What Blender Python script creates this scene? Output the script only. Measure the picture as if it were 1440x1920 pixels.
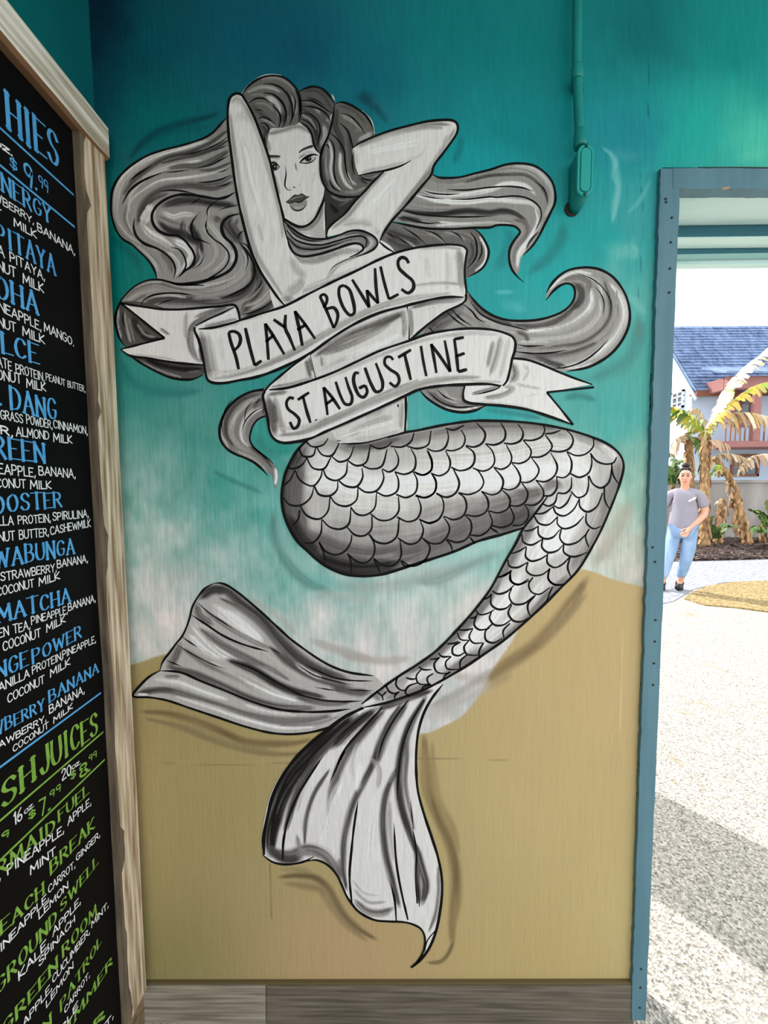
import bpy, bmesh, math, random
import numpy as np
from mathutils import Vector, Matrix
from mathutils.geometry import delaunay_2d_cdt

for o in list(bpy.data.objects):
    bpy.data.objects.remove(o)
SC = bpy.context.scene
COL = SC.collection
random.seed(7)
rng = np.random.default_rng(11)

# ------------------------------------------------------------------ camera
F = 756.0                     # focal length in pixels of the 1440x1920 frame
EYE = np.array([0.0, 0.0, 1.45])
v = np.array([(728 - 720) / F, (960 - 907) / F, -1.0]); v /= np.linalg.norm(v)
a_ = 50 / F
b_ = -(1 + v[0] / -v[2] * a_) / (v[1] / -v[2])
up = -np.array([a_, b_, -1.0])
up = up - v * up.dot(v); up /= np.linalg.norm(up)
xa = np.cross(v, up)
RW = np.array([xa, v, up])    # camera space -> world
cam_d = bpy.data.cameras.new('camera')
cam_d.sensor_fit = 'VERTICAL'; cam_d.sensor_height = 36.0
cam_d.lens = F / 1920 * 36.0
cam_d.clip_start = 0.02; cam_d.clip_end = 300
cam = bpy.data.objects.new('camera', cam_d); COL.objects.link(cam)
M = Matrix([list(r) for r in RW]).to_4x4(); M.translation = Vector(EYE)
cam.matrix_world = M
SC.camera = cam

# ------------------------------------------------------------------ light
world = bpy.data.worlds.new('sky'); SC.world = world; world.use_nodes = True
bg = world.node_tree.nodes['Background']
bg.inputs[0].default_value = (0.93, 0.96, 1.0, 1)
bg.inputs[1].default_value = 1.25
sun_d = bpy.data.lights.new('sun', 'SUN'); sun_d.energy = 3.6; sun_d.angle = 0.009
sun_d.color = (1.0, 0.965, 0.91)
sun = bpy.data.objects.new('sun', sun_d); COL.objects.link(sun)
EL = math.radians(42)
sun.rotation_euler = Vector((0.64 * math.cos(EL), -0.77 * math.cos(EL), -math.sin(EL))).to_track_quat('-Z', 'Y').to_euler()
sun.location = (-4, 8, 9)
SC.view_settings.view_transform = 'Standard'; SC.view_settings.look = 'None'
SC.view_settings.gamma = 1.0; SC.view_settings.use_curve_mapping = False
SC.view_settings.exposure = 0.80

# ------------------------------------------------------------------ helpers
D = 0.995                     # distance of the painted wall
def rays(p):
    p = np.atleast_2d(np.asarray(p, float))
    d = np.stack([(p[:, 0] - 720) / F, -(p[:, 1] - 960) / F, -np.ones(len(p))], 1)
    return d @ RW.T
def on_y(p, y):               # the point of the plane at depth y seen at a place in the photo
    d = rays(p); t = (y - EYE[1]) / d[:, 1]
    return EYE + d * t[:, None]
def on_x(p, x):
    d = rays(p); t = (x - EYE[0]) / d[:, 0]
    return EYE + d * t[:, None]
def on_z(p, z=0.0):
    d = rays(p); t = (z - EYE[2]) / d[:, 2]
    return EYE + d * t[:, None]
def V1(a): return Vector(a[0])

def lin(c):
    c = np.asarray(c, float)
    return np.where(c <= 0.04045, c / 12.92, ((c + 0.055) / 1.055) ** 2.4)
def rgb(r, g, b):             # 0..255 sRGB -> linear rgba
    l = lin(np.array([r, g, b]) / 255.0); return (float(l[0]), float(l[1]), float(l[2]), 1.0)

def mat(name, col, rough=0.6, var=0.0, scale=(8, 8, 8), bump=0.0, col2=None, metal=0.0, spec=0.4, detail=4.0, emit=None, thr=None):
    m = bpy.data.materials.new(name); m.use_nodes = True
    nt = m.node_tree; b = nt.nodes['Principled BSDF']
    b.inputs['Base Color'].default_value = col; b.inputs['Roughness'].default_value = rough
    b.inputs['Metallic'].default_value = metal; b.inputs['Specular IOR Level'].default_value = spec
    if var or col2 or bump:
        tc = nt.nodes.new('ShaderNodeTexCoord'); mp = nt.nodes.new('ShaderNodeMapping')
        mp.inputs['Scale'].default_value = scale
        nt.links.new(tc.outputs['Object'], mp.inputs['Vector'])
        n = nt.nodes.new('ShaderNodeTexNoise'); n.inputs['Scale'].default_value = 1.0; n.inputs['Detail'].default_value = detail
        nt.links.new(mp.outputs[0], n.inputs['Vector'])
        r = nt.nodes.new('ShaderNodeValToRGB')
        c2 = col2 or tuple(min(1, x * (1 - var)) for x in col[:3]) + (1,)
        r.color_ramp.elements[0].position, r.color_ramp.elements[1].position = thr or (0.3, 0.7)
        r.color_ramp.elements[0].color = c2; r.color_ramp.elements[1].color = col
        nt.links.new(n.outputs['Fac'], r.inputs[0]); nt.links.new(r.outputs[0], b.inputs['Base Color'])
        if bump:
            bp = nt.nodes.new('ShaderNodeBump'); bp.inputs['Strength'].default_value = bump; bp.inputs['Distance'].default_value = 0.004
            nt.links.new(n.outputs['Fac'], bp.inputs['Height']); nt.links.new(bp.outputs[0], b.inputs['Normal'])
    return m

def paint_mat(name, rough=0.6, streak=0.065, bump=0.25, spec=0.12):
    """brushed wall paint: pigment from the 'paint' attribute, fine vertical brush grain"""
    m = bpy.data.materials.new(name); m.use_nodes = True
    nt = m.node_tree; b = nt.nodes['Principled BSDF']
    at = nt.nodes.new('ShaderNodeAttribute'); at.attribute_name = 'paint'
    ge = nt.nodes.new('ShaderNodeNewGeometry'); mp = nt.nodes.new('ShaderNodeMapping')
    mp.inputs['Scale'].default_value = (420, 420, 26)
    nt.links.new(ge.outputs['Position'], mp.inputs['Vector'])
    n = nt.nodes.new('ShaderNodeTexNoise'); n.inputs['Scale'].default_value = 1.0; n.inputs['Detail'].default_value = 3.0
    nt.links.new(mp.outputs[0], n.inputs['Vector'])
    mr = nt.nodes.new('ShaderNodeMapRange'); mr.inputs['From Min'].default_value = 0.25; mr.inputs['From Max'].default_value = 0.75
    mr.inputs['To Min'].default_value = 1 - streak; mr.inputs['To Max'].default_value = 1 + streak
    nt.links.new(n.outputs['Fac'], mr.inputs['Value'])
    mx = nt.nodes.new('ShaderNodeVectorMath'); mx.operation = 'SCALE'
    nt.links.new(at.outputs['Color'], mx.inputs[0]); nt.links.new(mr.outputs[0], mx.inputs['Scale'])
    nt.links.new(mx.outputs[0], b.inputs['Base Color'])
    b.inputs['Roughness'].default_value = rough; b.inputs['Specular IOR Level'].default_value = spec
    if bump:
        mp2 = nt.nodes.new('ShaderNodeMapping'); mp2.inputs['Scale'].default_value = (130, 130, 14)
        nt.links.new(ge.outputs['Position'], mp2.inputs['Vector'])
        n2 = nt.nodes.new('ShaderNodeTexNoise'); n2.inputs['Scale'].default_value = 1.0; n2.inputs['Detail'].default_value = 6.0
        nt.links.new(mp2.outputs[0], n2.inputs['Vector'])
        bp = nt.nodes.new('ShaderNodeBump'); bp.inputs['Strength'].default_value = bump; bp.inputs['Distance'].default_value = 0.003
        nt.links.new(n2.outputs['Fac'], bp.inputs['Height']); nt.links.new(bp.outputs[0], b.inputs['Normal'])
    return m

def link(name, me, m=None, parent=None):
    o = bpy.data.objects.new(name, me); COL.objects.link(o)
    if m is not None and me is not None:
        for mm in (m if isinstance(m, (list, tuple)) else [m]): me.materials.append(mm)
    if parent is not None: o.parent = parent
    return o
def obj(name, bm, m, parent=None, smooth=False):
    me = bpy.data.meshes.new(name); bmesh.ops.recalc_face_normals(bm, faces=bm.faces[:])
    bm.to_mesh(me); bm.free()
    if smooth: me.polygons.foreach_set('use_smooth', [True] * len(me.polygons))
    return link(name, me, m, parent)
def thing(name, label, cat, loc=(0, 0, 0), rotz=0, group=None):
    o = bpy.data.objects.new(name, None); COL.objects.link(o); o.empty_display_size = 0.1
    o.location = loc; o.rotation_euler = (0, 0, rotz)
    return tag(o, label, cat, group)
def tag(o, label, cat, group=None, kind=None):
    o['label'] = label; o['category'] = cat
    if group: o['group'] = group
    if kind: o['kind'] = kind
    return o
def struct(o): o['kind'] = 'structure'; return o
def keep(o, parent):          # parent an object built in world coordinates
    o.parent = parent
    o.matrix_parent_inverse = Matrix.Translation(parent.location).inverted() if parent.rotation_euler.z == 0 else (Matrix.Translation(parent.location) @ Matrix.Rotation(parent.rotation_euler.z, 4, 'Z')).inverted()
    return o
def box(bm, lo, hi, mi=0, jit=0.0):
    c = [Vector((lo[0] if i & 1 == 0 else hi[0], lo[1] if i & 2 == 0 else hi[1], lo[2] if i & 4 == 0 else hi[2])) for i in range(8)]
    vs = [bm.verts.new(p) for p in c]
    for f in ((0, 1, 3, 2), (4, 6, 7, 5), (0, 4, 5, 1), (2, 3, 7, 6), (0, 2, 6, 4), (1, 5, 7, 3)):
        fc = bm.faces.new([vs[i] for i in f]); fc.material_index = mi
    return vs
def bevel(bm, w, seg=2):
    bmesh.ops.bevel(bm, geom=bm.edges[:], offset=w, segments=seg, affect='EDGES', profile=0.5)
def prism(bm, pts, ext, mi=0):
    """closed polygon of 3-D points pushed out by the vector ext"""
    a = [bm.verts.new(p) for p in pts]; b = [bm.verts.new(Vector(p) + Vector(ext)) for p in pts]
    n = len(a); fs = [bm.faces.new(a), bm.faces.new(b[::-1])]
    for i in range(n): fs.append(bm.faces.new((a[i], b[i], b[(i + 1) % n], a[(i + 1) % n])))
    for f in fs: f.material_index = mi
def tube(bm, pts, rad, seg=12, cap=True, mi=0):
    pts = [Vector(p) for p in pts]; rings = []
    rad = rad if isinstance(rad, (list, tuple)) else [rad] * len(pts)
    t0 = (pts[1] - pts[0]).normalized()
    n = t0.orthogonal().normalized()
    for i, p in enumerate(pts):
        t = (pts[min(i + 1, len(pts) - 1)] - pts[max(i - 1, 0)]).normalized()
        n = (n - t * n.dot(t)).normalized(); bb = t.cross(n)
        rings.append([bm.verts.new(p + (n * math.cos(k / seg * 2 * math.pi) + bb * math.sin(k / seg * 2 * math.pi)) * rad[i]) for k in range(seg)])
    for r0, r1 in zip(rings, rings[1:]):
        for k in range(seg):
            f = bm.faces.new((r0[k], r0[(k + 1) % seg], r1[(k + 1) % seg], r1[k])); f.smooth = True; f.material_index = mi
    if cap:
        bm.faces.new(rings[0][::-1]).material_index = mi; bm.faces.new(rings[-1]).material_index = mi

# ------------------------------------------------------------------ 2-D drawing tools (photo coordinates of the wall plane)
ZOOM = {'p': (0, 0, 1), 'A': (400, 120, 4.5), 'B': (200, 120, 4.5), 'C': (600, 180, 4.5), 'D': (800, 280, 3.4286), 'E': (200, 400, 4.0),
        'F': (480, 440, 3.4286), 'G': (400, 720, 3.4286), 'H': (780, 720, 3.4286), 'I': (640, 1060, 3.1304), 'J': (230, 1060, 3.0638),
        'K': (460, 1280, 3.4286), 'L': (0, 0, 4.5714), 'M': (0, 400, 6), 'N': (0, 700, 6), 'O': (0, 1000, 5.6455), 'P': (0, 1320, 6),
        'Q': (0, 1600, 5.1429), 'W': (1020, 0, 4.5714), 'R': (1220, 600, 3.4286), 'S': (1180, 280, 5.0538), 'T': (1160, 1100, 2.3429)}
def P(s):
    """'B 10 20 30 40 E 5 6' -> points; a letter picks the sheet the following numbers were measured on"""
    out = []; z = ZOOM['p']; buf = []; fresh = False
    for w in s.replace(',', ' ').split():
        if w in ZOOM: z = ZOOM[w]; fresh = True; continue
        buf.append(float(w))
        if len(buf) == 2:
            q = (z[0] + buf[0] / z[2], z[1] + buf[1] / z[2]); buf = []
            if fresh and out and math.dist(q, out[-1]) < 7: fresh = False; continue
            out.append(q); fresh = False
    return np.array(out)
def spline(p, step=3.0, closed=False):
    p = np.asarray(p, float)
    if len(p) < 3 and not closed:
        n = max(2, int(np.linalg.norm(p[1] - p[0]) / step) + 1)
        return p[0] + (p[1] - p[0]) * np.linspace(0, 1, n)[:, None]
    q = np.vstack([p[-1], p, p[0], p[1]]) if closed else np.vstack([2 * p[0] - p[1], p, 2 * p[-1] - p[-2]])
    out = []
    for i in range(1, len(q) - 2):
        p0, p1, p2, p3 = q[i - 1:i + 3]
        L = np.linalg.norm(p2 - p1)
        if L < 1e-6: continue
        t = [0.0]
        for a, b in ((p0, p1), (p1, p2), (p2, p3)): t.append(t[-1] + max(np.linalg.norm(b - a), 1e-6) ** 0.5)
        n = max(1, int(math.ceil(L / step)))
        u = t[1] + (t[2] - t[1]) * np.arange(n)[:, None] / n
        A1 = (t[1] - u) / (t[1] - t[0]) * p0 + (u - t[0]) / (t[1] - t[0]) * p1
        A2 = (t[2] - u) / (t[2] - t[1]) * p1 + (u - t[1]) / (t[2] - t[1]) * p2
        A3 = (t[3] - u) / (t[3] - t[2]) * p2 + (u - t[2]) / (t[3] - t[2]) * p3
        B1 = (t[2] - u) / (t[2] - t[0]) * A1 + (u - t[0]) / (t[2] - t[0]) * A2
        B2 = (t[3] - u) / (t[3] - t[1]) * A2 + (u - t[1]) / (t[3] - t[1]) * A3
        out.append((t[2] - u) / (t[2] - t[1]) * B1 + (u - t[1]) / (t[2] - t[1]) * B2)
    if not closed: out.append(p[-1:])
    return np.vstack(out)
def hash2(i, j, s):
    h = np.sin(i * 127.1 + j * 311.7 + s * 74.7) * 43758.5453
    return h - np.floor(h)
def vnoise(x, y, s=0):
    xi, yi = np.floor(x), np.floor(y); fx, fy = x - xi, y - yi
    fx = fx * fx * (3 - 2 * fx); fy = fy * fy * (3 - 2 * fy)
    a, b, c, d = hash2(xi, yi, s), hash2(xi + 1, yi, s), hash2(xi, yi + 1, s), hash2(xi + 1, yi + 1, s)
    return (a * (1 - fx) + b * fx) * (1 - fy) + (c * (1 - fx) + d * fx) * fy
def fbm(x, y, s=0, n=3):
    o = 0; a = 0.5; t = 0
    for k in range(n): o = o + a * vnoise(x * 2 ** k, y * 2 ** k, s + k); t += a; a *= 0.55
    return o / t
def tocol(c):
    return np.array([c, c * (1 - .012 - .04 * (1 - c)), c * (1 - .024 - .07 * (1 - c))]) if np.isscalar(c) else np.array(c, float)
_seed = [0]
def brush(V, C, strokes, dry=1.0):
    """lay painted strokes over pigment colours C (sRGB 0..1) at points V"""
    for st in strokes:
        pts, w, c, al = st[0], st[1], tocol(st[2]), st[3]
        soft = st[4] if len(st) > 4 else 0.75
        _seed[0] += 1
        p = spline(P(pts) if isinstance(pts, str) else pts, 8.0)
        lo, hi = p.min(0) - w, p.max(0) + w
        idx = np.where((V[:, 0] > lo[0]) & (V[:, 0] < hi[0]) & (V[:, 1] > lo[1]) & (V[:, 1] < hi[1]))[0]
        if len(idx) == 0: continue
        Q = V[idx]; best = np.full(len(idx), 1e9); sd = np.zeros(len(idx)); al_ = np.zeros(len(idx)); fr = np.zeros(len(idx))
        seg = np.diff(p, axis=0); ln = np.linalg.norm(seg, axis=1); cum = np.concatenate([[0], np.cumsum(ln)]); tot = cum[-1]
        for k in range(len(seg)):
            if ln[k] < 1e-6: continue
            r = Q - p[k]; t = np.clip((r @ seg[k]) / ln[k] ** 2, 0, 1)
            e = r - t[:, None] * seg[k]; d = np.hypot(e[:, 0], e[:, 1])
            m = d < best
            s = np.sign(seg[k][0] * r[:, 1] - seg[k][1] * r[:, 0])
            best[m] = d[m]; sd[m] = (d * s)[m]; al_[m] = cum[k] + t[m] * ln[k]
        u = al_ / max(tot, 1)
        hw = w / 2 * (0.45 + 0.55 * np.clip(np.minimum(u, 1 - u) * 5, 0, 1))
        x = best / np.maximum(hw, 0.5)
        core = 1 - soft
        a = np.clip((1 - x) / max(soft, 0.05), 0, 1); a = a * a * (3 - 2 * a)
        g = vnoise(sd * (0.2 + .25 * dry) + 50, al_ * 0.018, _seed[0]) * 0.65 + vnoise(sd * (.09 + .07 * dry) + 9, al_ * 0.012, _seed[0] + 500) * 0.35
        a = a * np.clip(al * (0.60 - .3 * dry + (.8 + .6 * dry) * g), 0, 1)
        ends = np.clip(np.minimum(u, 1 - u) * tot / (w * 0.6 + 1e-6) + 0.35, 0, 1)
        a = (a * ends)[:, None]
        fl = ((vnoise(sd * .62 + 31, al_ * .011, _seed[0] + 900) - .5) * 2)[:, None]
        C[idx] = (C[idx] * (1 - a) + c * a) * (1 + .30 * dry * fl * a)
    return C
GAIN = 1.08
LAYER = 1e-4
class Sheet:
    """one painted part: filled shapes and brush lines gathered into one mesh lying on the wall"""
    def __init__(s, z): s.V = []; s.C = []; s.F = []; s.n = 0; s.z = z
    def add(s, px, col, faces, dz):
        d = np.full(len(px), D - (s.z + dz) * LAYER)
        r = rays(px); w = EYE + r * ((d - EYE[1]) / r[:, 1])[:, None]
        s.V.append(w); s.C.append(np.minimum(col, .9)); s.F += [tuple(i + s.n for i in f) for f in faces]; s.n += len(px)
    def fill(s, poly, base, strokes=(), pitch=2.1, grain=0.05, dz=0.0, sharp=False, dry=0.85, wide=1.0):
        p = P(poly) if isinstance(poly, str) else np.asarray(poly, float)
        b = p if sharp else spline(p, 3.0, True)
        if sharp:
            q = []
            for i in range(len(p)): q.append(spline(np.array([p[i], p[(i + 1) % len(p)]]), 3.0)[:-1])
            b = np.vstack(q)
        lo, hi = b.min(0), b.max(0)
        gx, gy = np.meshgrid(np.arange(lo[0], hi[0], pitch), np.arange(lo[1], hi[1], pitch))
        g = np.stack([gx.ravel(), gy.ravel()], 1) + rng.uniform(-0.25, 0.25, (gx.size, 2)) * pitch
        x, y = g[:, 0], g[:, 1]; ins = np.zeros(len(g), bool)
        for i in range(len(b)):
            x0, y0 = b[i]; x1, y1 = b[(i + 1) % len(b)]
            if y0 == y1: continue
            c = ((y0 > y) != (y1 > y)) & (x < (x1 - x0) * (y - y0) / (y1 - y0) + x0)
            ins ^= c
        g = g[ins]
        allp = np.vstack([b, g])
        r = delaunay_2d_cdt([Vector(q) for q in allp], [], [list(range(len(b)))], 1, 1e-4)
        px = np.array([[q[0], q[1]] for q in r[0]])
        C = np.tile(tocol(base), (len(px), 1))
        C = brush(px, C, [(t[0], t[1] * wide) + tuple(t[2:]) for t in strokes], dry)
        C = (C - .58) * 1.14 + .58
        _seed[0] += 1
        gr = fbm(px[:, 0] / 2.4, px[:, 1] / 28.0, _seed[0]) - 0.5
        C = np.clip(C * (1 + grain * 2 * gr)[:, None], 0, 1)
        s.add(px, lin(C) * GAIN, r[2], dz)
    def line(s, pts, w=4.6, c=0.05, taper=(0.35, 0.35), closed=False, dz=0.5, wob=0.18):
        p = spline(P(pts) if isinstance(pts, str) else pts, 3.0, closed)
        n = len(p)
        if n < 2: return
        t = np.gradient(p, axis=0) if not closed else (np.roll(p, -1, 0) - np.roll(p, 1, 0))
        t /= np.maximum(np.linalg.norm(t, axis=1), 1e-6)[:, None]
        nn = np.stack([-t[:, 1], t[:, 0]], 1)
        u = np.linspace(0, 1, n); L = n * 3.0
        hw = np.full(n, w / 2)
        if not closed:
            k = min(26.0, L * 0.4)
            hw = hw * np.clip(taper[0] + (1 - taper[0]) * u * L / k, 0, 1) * np.clip(taper[1] + (1 - taper[1]) * (1 - u) * L / k, 0, 1)
        _seed[0] += 1
        hw = hw * (1 + wob * 2 * (vnoise(np.arange(n) / 7.0, np.zeros(n), _seed[0]) - 0.5))
        a, b = p + nn * hw[:, None], p - nn * hw[:, None]
        px = np.empty((2 * n, 2)); px[0::2] = a; px[1::2] = b
        m = n if closed else n - 1
        fc = [(2 * i, 2 * i + 1, (2 * i + 3) % (2 * n), (2 * i + 2) % (2 * n)) for i in range(m)]
        s.add(px, np.tile(lin(tocol(c)) * GAIN, (2 * n, 1)), fc, dz)
    def build(s, name, parent, m=None):
        me = bpy.data.meshes.new(name); Vv = np.vstack(s.V)
        me.from_pydata(Vv.tolist(), [], s.F)
        at = me.attributes.new('paint', 'FLOAT_COLOR', 'POINT')
        cc = np.vstack(s.C); cc = np.hstack([cc, np.ones((len(cc), 1))]).astype(np.float32)
        at.data.foreach_set('color', cc.ravel())
        fix_facing(me)
        o = link(name, me, m or PAINT)
        if parent is not None: keep(o, parent)
        return o
def fix_facing(me):           # every painted face looks out of the wall
    bm = bmesh.new(); bm.from_mesh(me)
    for f in bm.faces:
        f.normal_update()
        if f.normal.y > 0: f.normal_flip()
    bm.to_mesh(me); bm.free()
PAINT = paint_mat('mural_paint')

# ------------------------------------------------------------------ the painted wall
TEAL = [  # place in the photo, pigment there; the top-left navy also holds the corner's shade
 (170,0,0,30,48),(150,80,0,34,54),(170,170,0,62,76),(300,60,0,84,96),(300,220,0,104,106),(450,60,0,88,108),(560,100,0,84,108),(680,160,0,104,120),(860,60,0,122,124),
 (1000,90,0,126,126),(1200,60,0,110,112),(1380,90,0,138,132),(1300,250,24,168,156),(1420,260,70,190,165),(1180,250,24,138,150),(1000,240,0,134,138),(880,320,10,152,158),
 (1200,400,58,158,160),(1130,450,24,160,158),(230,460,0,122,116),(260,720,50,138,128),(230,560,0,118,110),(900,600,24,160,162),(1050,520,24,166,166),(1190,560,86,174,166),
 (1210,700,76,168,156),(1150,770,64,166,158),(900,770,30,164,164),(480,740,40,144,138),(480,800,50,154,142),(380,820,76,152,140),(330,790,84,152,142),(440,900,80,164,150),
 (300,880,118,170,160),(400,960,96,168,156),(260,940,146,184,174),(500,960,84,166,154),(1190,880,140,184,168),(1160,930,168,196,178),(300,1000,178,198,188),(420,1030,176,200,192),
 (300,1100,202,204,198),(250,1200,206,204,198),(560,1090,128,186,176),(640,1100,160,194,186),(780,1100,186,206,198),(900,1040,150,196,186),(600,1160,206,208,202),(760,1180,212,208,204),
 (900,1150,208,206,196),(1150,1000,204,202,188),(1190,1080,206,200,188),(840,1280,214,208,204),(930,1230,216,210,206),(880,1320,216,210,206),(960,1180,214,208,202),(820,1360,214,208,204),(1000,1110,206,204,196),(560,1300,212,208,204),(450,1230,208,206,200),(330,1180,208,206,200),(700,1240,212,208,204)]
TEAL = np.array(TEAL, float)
SAND = np.array([(260,1300,164,145,98),(400,1500,170,152,103),(300,1800,150,138,90),(700,1600,176,160,112),(1000,1500,190,168,118),(1150,1300,194,168,120),  # left points darkened: the wall's light falloff is mixed into the sand colour
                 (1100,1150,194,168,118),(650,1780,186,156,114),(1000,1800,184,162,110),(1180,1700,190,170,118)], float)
SHORE = spline(P('p 100 1262 247 1246 312 1227 420 1235 560 1290 700 1350 790 1376 830 1362 868 1340 900 1300 930 1245 952 1215 968 1188 1000 1120 1040 1085 1089 1068 1118 1074 1145 1085 1200 1099 1260 1110 1500 1150'), 6.0)
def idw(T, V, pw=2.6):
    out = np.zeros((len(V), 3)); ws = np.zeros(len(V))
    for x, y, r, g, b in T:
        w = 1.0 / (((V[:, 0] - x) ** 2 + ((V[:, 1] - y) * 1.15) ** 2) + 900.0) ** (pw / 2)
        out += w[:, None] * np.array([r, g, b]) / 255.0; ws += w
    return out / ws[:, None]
G_ = 0.34
WALLSTROKES = [
 ('p 250 1424 420 1430 560 1425 760 1418 960 1424 1150 1418 1205 1420', 3, (.75, .67, .48), .3, .6), ('p 250 1428 420 1434 760 1422 1000 1427', 2.5, (.5, .44, .3), .45, .6), ('p 1148 1200 1146 1330 1149 1420', 3, (.8, .72, .52), .5, .6), ('p 1168 1150 1165 1300 1160 1400', 3, (.82, .74, .54), .6, .6), ('p 506 1620 508 1700 511 1740', 2, (.48, .42, .28), .6, .6), ('p 1010 1300 1012 1335', 3, (.8, .72, .52), .5, .6), ('p 1200 320 1206 420 1196 560', 2.5, (.08, .42, .46), .6, .6), ('p 1215 0 1217 140 1214 260', 2.5, (.04, .36, .4), .6, .6), ('p 1222 500 1216 640', 2.5, (.1, .45, .46), .5, .6),  # the artist's drop-shadow strokes and highlights
 ('B 190 800 280 690 400 590 560 520 720 480 860 445 950 410', 15, (0, .25, .28), .75, .7), ('B 300 700 420 610 600 560 800 540 900 520', 16, (0, .32, .34), .4, .8),
 ('A 1210 285 1290 290 1360 340 1400 400', 26, (.02, .22, .26), .75, .8), ('C 380 10 450 70 520 150 570 230', 14, (.02, .25, .3), .7, .8),
 ('D 880 470 860 590 790 690 700 760 660 800', 26, (.1, .42, .42), .55, .8), ('D 500 520 540 560 500 700 440 780', 26, (.08, .42, .46), .45, .8),
 ('C 1190 330 1180 450 1120 580', 16, (.02, .42, .44), .5, .8),
 ('D 1365 1080 1350 1250 1280 1370 1150 1440 1040 1480', 34, (.25, .52, .5), .6, .8), ('D 1390 1100 1380 1260', 14, (.3, .5, .5), .4, .8),
 ('H 950 95 1050 75 1160 105', 18, (.16, .46, .45), .7, .8), ('H 440 165 600 185 800 220', 12, (.1, .45, .45), .7, .8),
 ('E 40 180 120 250 200 330 260 430', 22, (0, .34, .34), .5, .8), ('E 110 1100 160 1220 280 1310 500 1345 700 1330', 26, (.1, .42, .42), .45, .8),
 ('G 0 560 120 620 240 670 310 700', 12, (.2, .46, .43), .6, .8), ('G 270 330 330 430 430 450', 30, (.2, .52, .48), .6, .8), ('G 400 420 520 420', 24, (.1, .55, .5), .6, .8),
 ('G 380 830 400 960 440 1080 520 1200 640 1290 760 1340', 26, (.36, .55, .52), .75, .7), ('G 420 900 480 1060 600 1190 760 1290', 30, (.6, .76, .73), .6, .8),
 ('G 420 800 440 960 520 1080', 18, (.5, .7, .67), .5, .8), ('G 620 1220 740 1280 900 1320', 30, (.4, .7, .66), .6, .9),
 ('G 780 1290 960 1310 1200 1290 1440 1210 H 200 1190 340 1120', 30, (.62, .66, .64), .6, .8), ('H 0 1270 150 1260 350 1160 540 1080', 30, (.52, .6, .58), .7, .8),
 ('H 100 1180 300 1100 560 1020 620 1010', 34, (.66, .8, .77), .7, .9), ('J 1100 150 1300 180 1440 200', 22, (.68, .72, .7), .6, .9),
 ('H 1380 740 1330 880 1240 1030 1140 1160', 34, (.66, .64, .58), .75, .8), ('H 1440 980 1380 1010', 20, (.7, .7, .6), .4, .9),
 ('J 1080 430 1250 490 1440 540', 20, (.66, .63, .6), .7, .8), ('I 0 525 150 555 280 560 400 545', 20, (.68, .64, .61), .7, .8), ('J 730 190 900 300 1000 400', 16, (.7, .67, .63), .5, .8),
 ('J 110 840 250 850 400 890 560 950 700 1010 850 1025 1000 1020 1080 1000', 16, (.44, .37, .25), .8, .7), ('J 130 880 330 930 500 1000 700 1060 900 1085 1050 1080', 12, (.47, .41, .29), .7, .7),
 ('J 250 900 450 960 650 1030 850 1060', 16, (.56, .5, .36), .6, .8),
 ('I 1440 80 1330 250 1200 410 1080 510 940 610 840 690', 30, (.5, .42, .29), .8, .7), ('I 1440 170 1300 330 1150 470', 18, (.58, .5, .36), .6, .8), ('I 1000 640 850 720', 20, (.62, .54, .4), .6, .8),
 ('I 640 640 850 700 700 790 520 850', 26, (.7, .66, .64), .6, .8), ('I 520 830 700 740 900 600', 18, (.6, .56, .54), .65, .8), ('I 480 900 600 860 720 860', 40, (.72, .7, .68), .6, .9),
 ('K 1150 340 1160 520 1180 700 1240 860 1310 1020 1350 1200 1350 1400 1330 1560 1330 1680', 24, (.46, .39, .26), .8, .7), ('K 1200 380 1210 560 1250 760 1330 920 1380 1100', 16, (.56, .48, .34), .6, .8),
 ('K 1340 1660 1300 1750 1250 1795 1170 1800', 8, (.4, .35, .24), .85, .6), ('K 1140 400 1150 600 1190 780', 20, (.62, .53, .38), .6, .8),
 ('K 220 1250 340 1240 460 1260 540 1330 590 1420 650 1510 740 1590 840 1650', 16, (.42, .36, .25), .8, .7), ('K 250 1290 400 1310 480 1330 550 1430 640 1540 780 1660', 18, (.5, .43, .31), .6, .8),
 ('K 230 1200 330 1200 430 1220', 14, (.55, .5, .36), .6, .8),
 ('D 1180 10 1220 130 1230 240 1210 350 1195 470', 16, (.55, .8, .78), .5, .9), ('D 1150 620 1230 660 1300 640 1340 590', 46, (.55, .78, .74), .5, 1.), ('D 1180 700 1220 780 1260 740', 40, (.5, .75, .72), .4, 1.),
 ('D 1440 200 1360 340 1290 410', 10, (.55, .8, .78), .4, .9), ('D 440 920 560 915', 10, (.5, .8, .8), .5, .9), ('D 480 990 640 1030', 26, (.4, .75, .76), .5, 1.),
 ('W 500 1260 620 1380 590 1500 640 1600 620 1760 590 1900', 12, (.5, .76, .77), .6, .9), ('W 560 1290 700 1340 820 1330', 26, (.3, .6, .65), .5, 1.),
 ('S 1314 20 1150 60 1000 90', 30, (.36, .78, .66), .5, 1.), ('S 20 900 60 950 50 1050', 12, (.55, .78, .74), .5, .9), ('S 0 1380 80 1480 160 1560', 18, (.5, .76, .72), .5, .9),
 ('S 80 1600 90 1800', 14, (.4, .5, .42), .4, .9), ('p 690 180 720 200 740 240', 30, (.1, .46, .5), .5, 1.), ('A 1080 120 1130 300', 22, (.1, .44, .48), .4, 1.),
]
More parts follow.
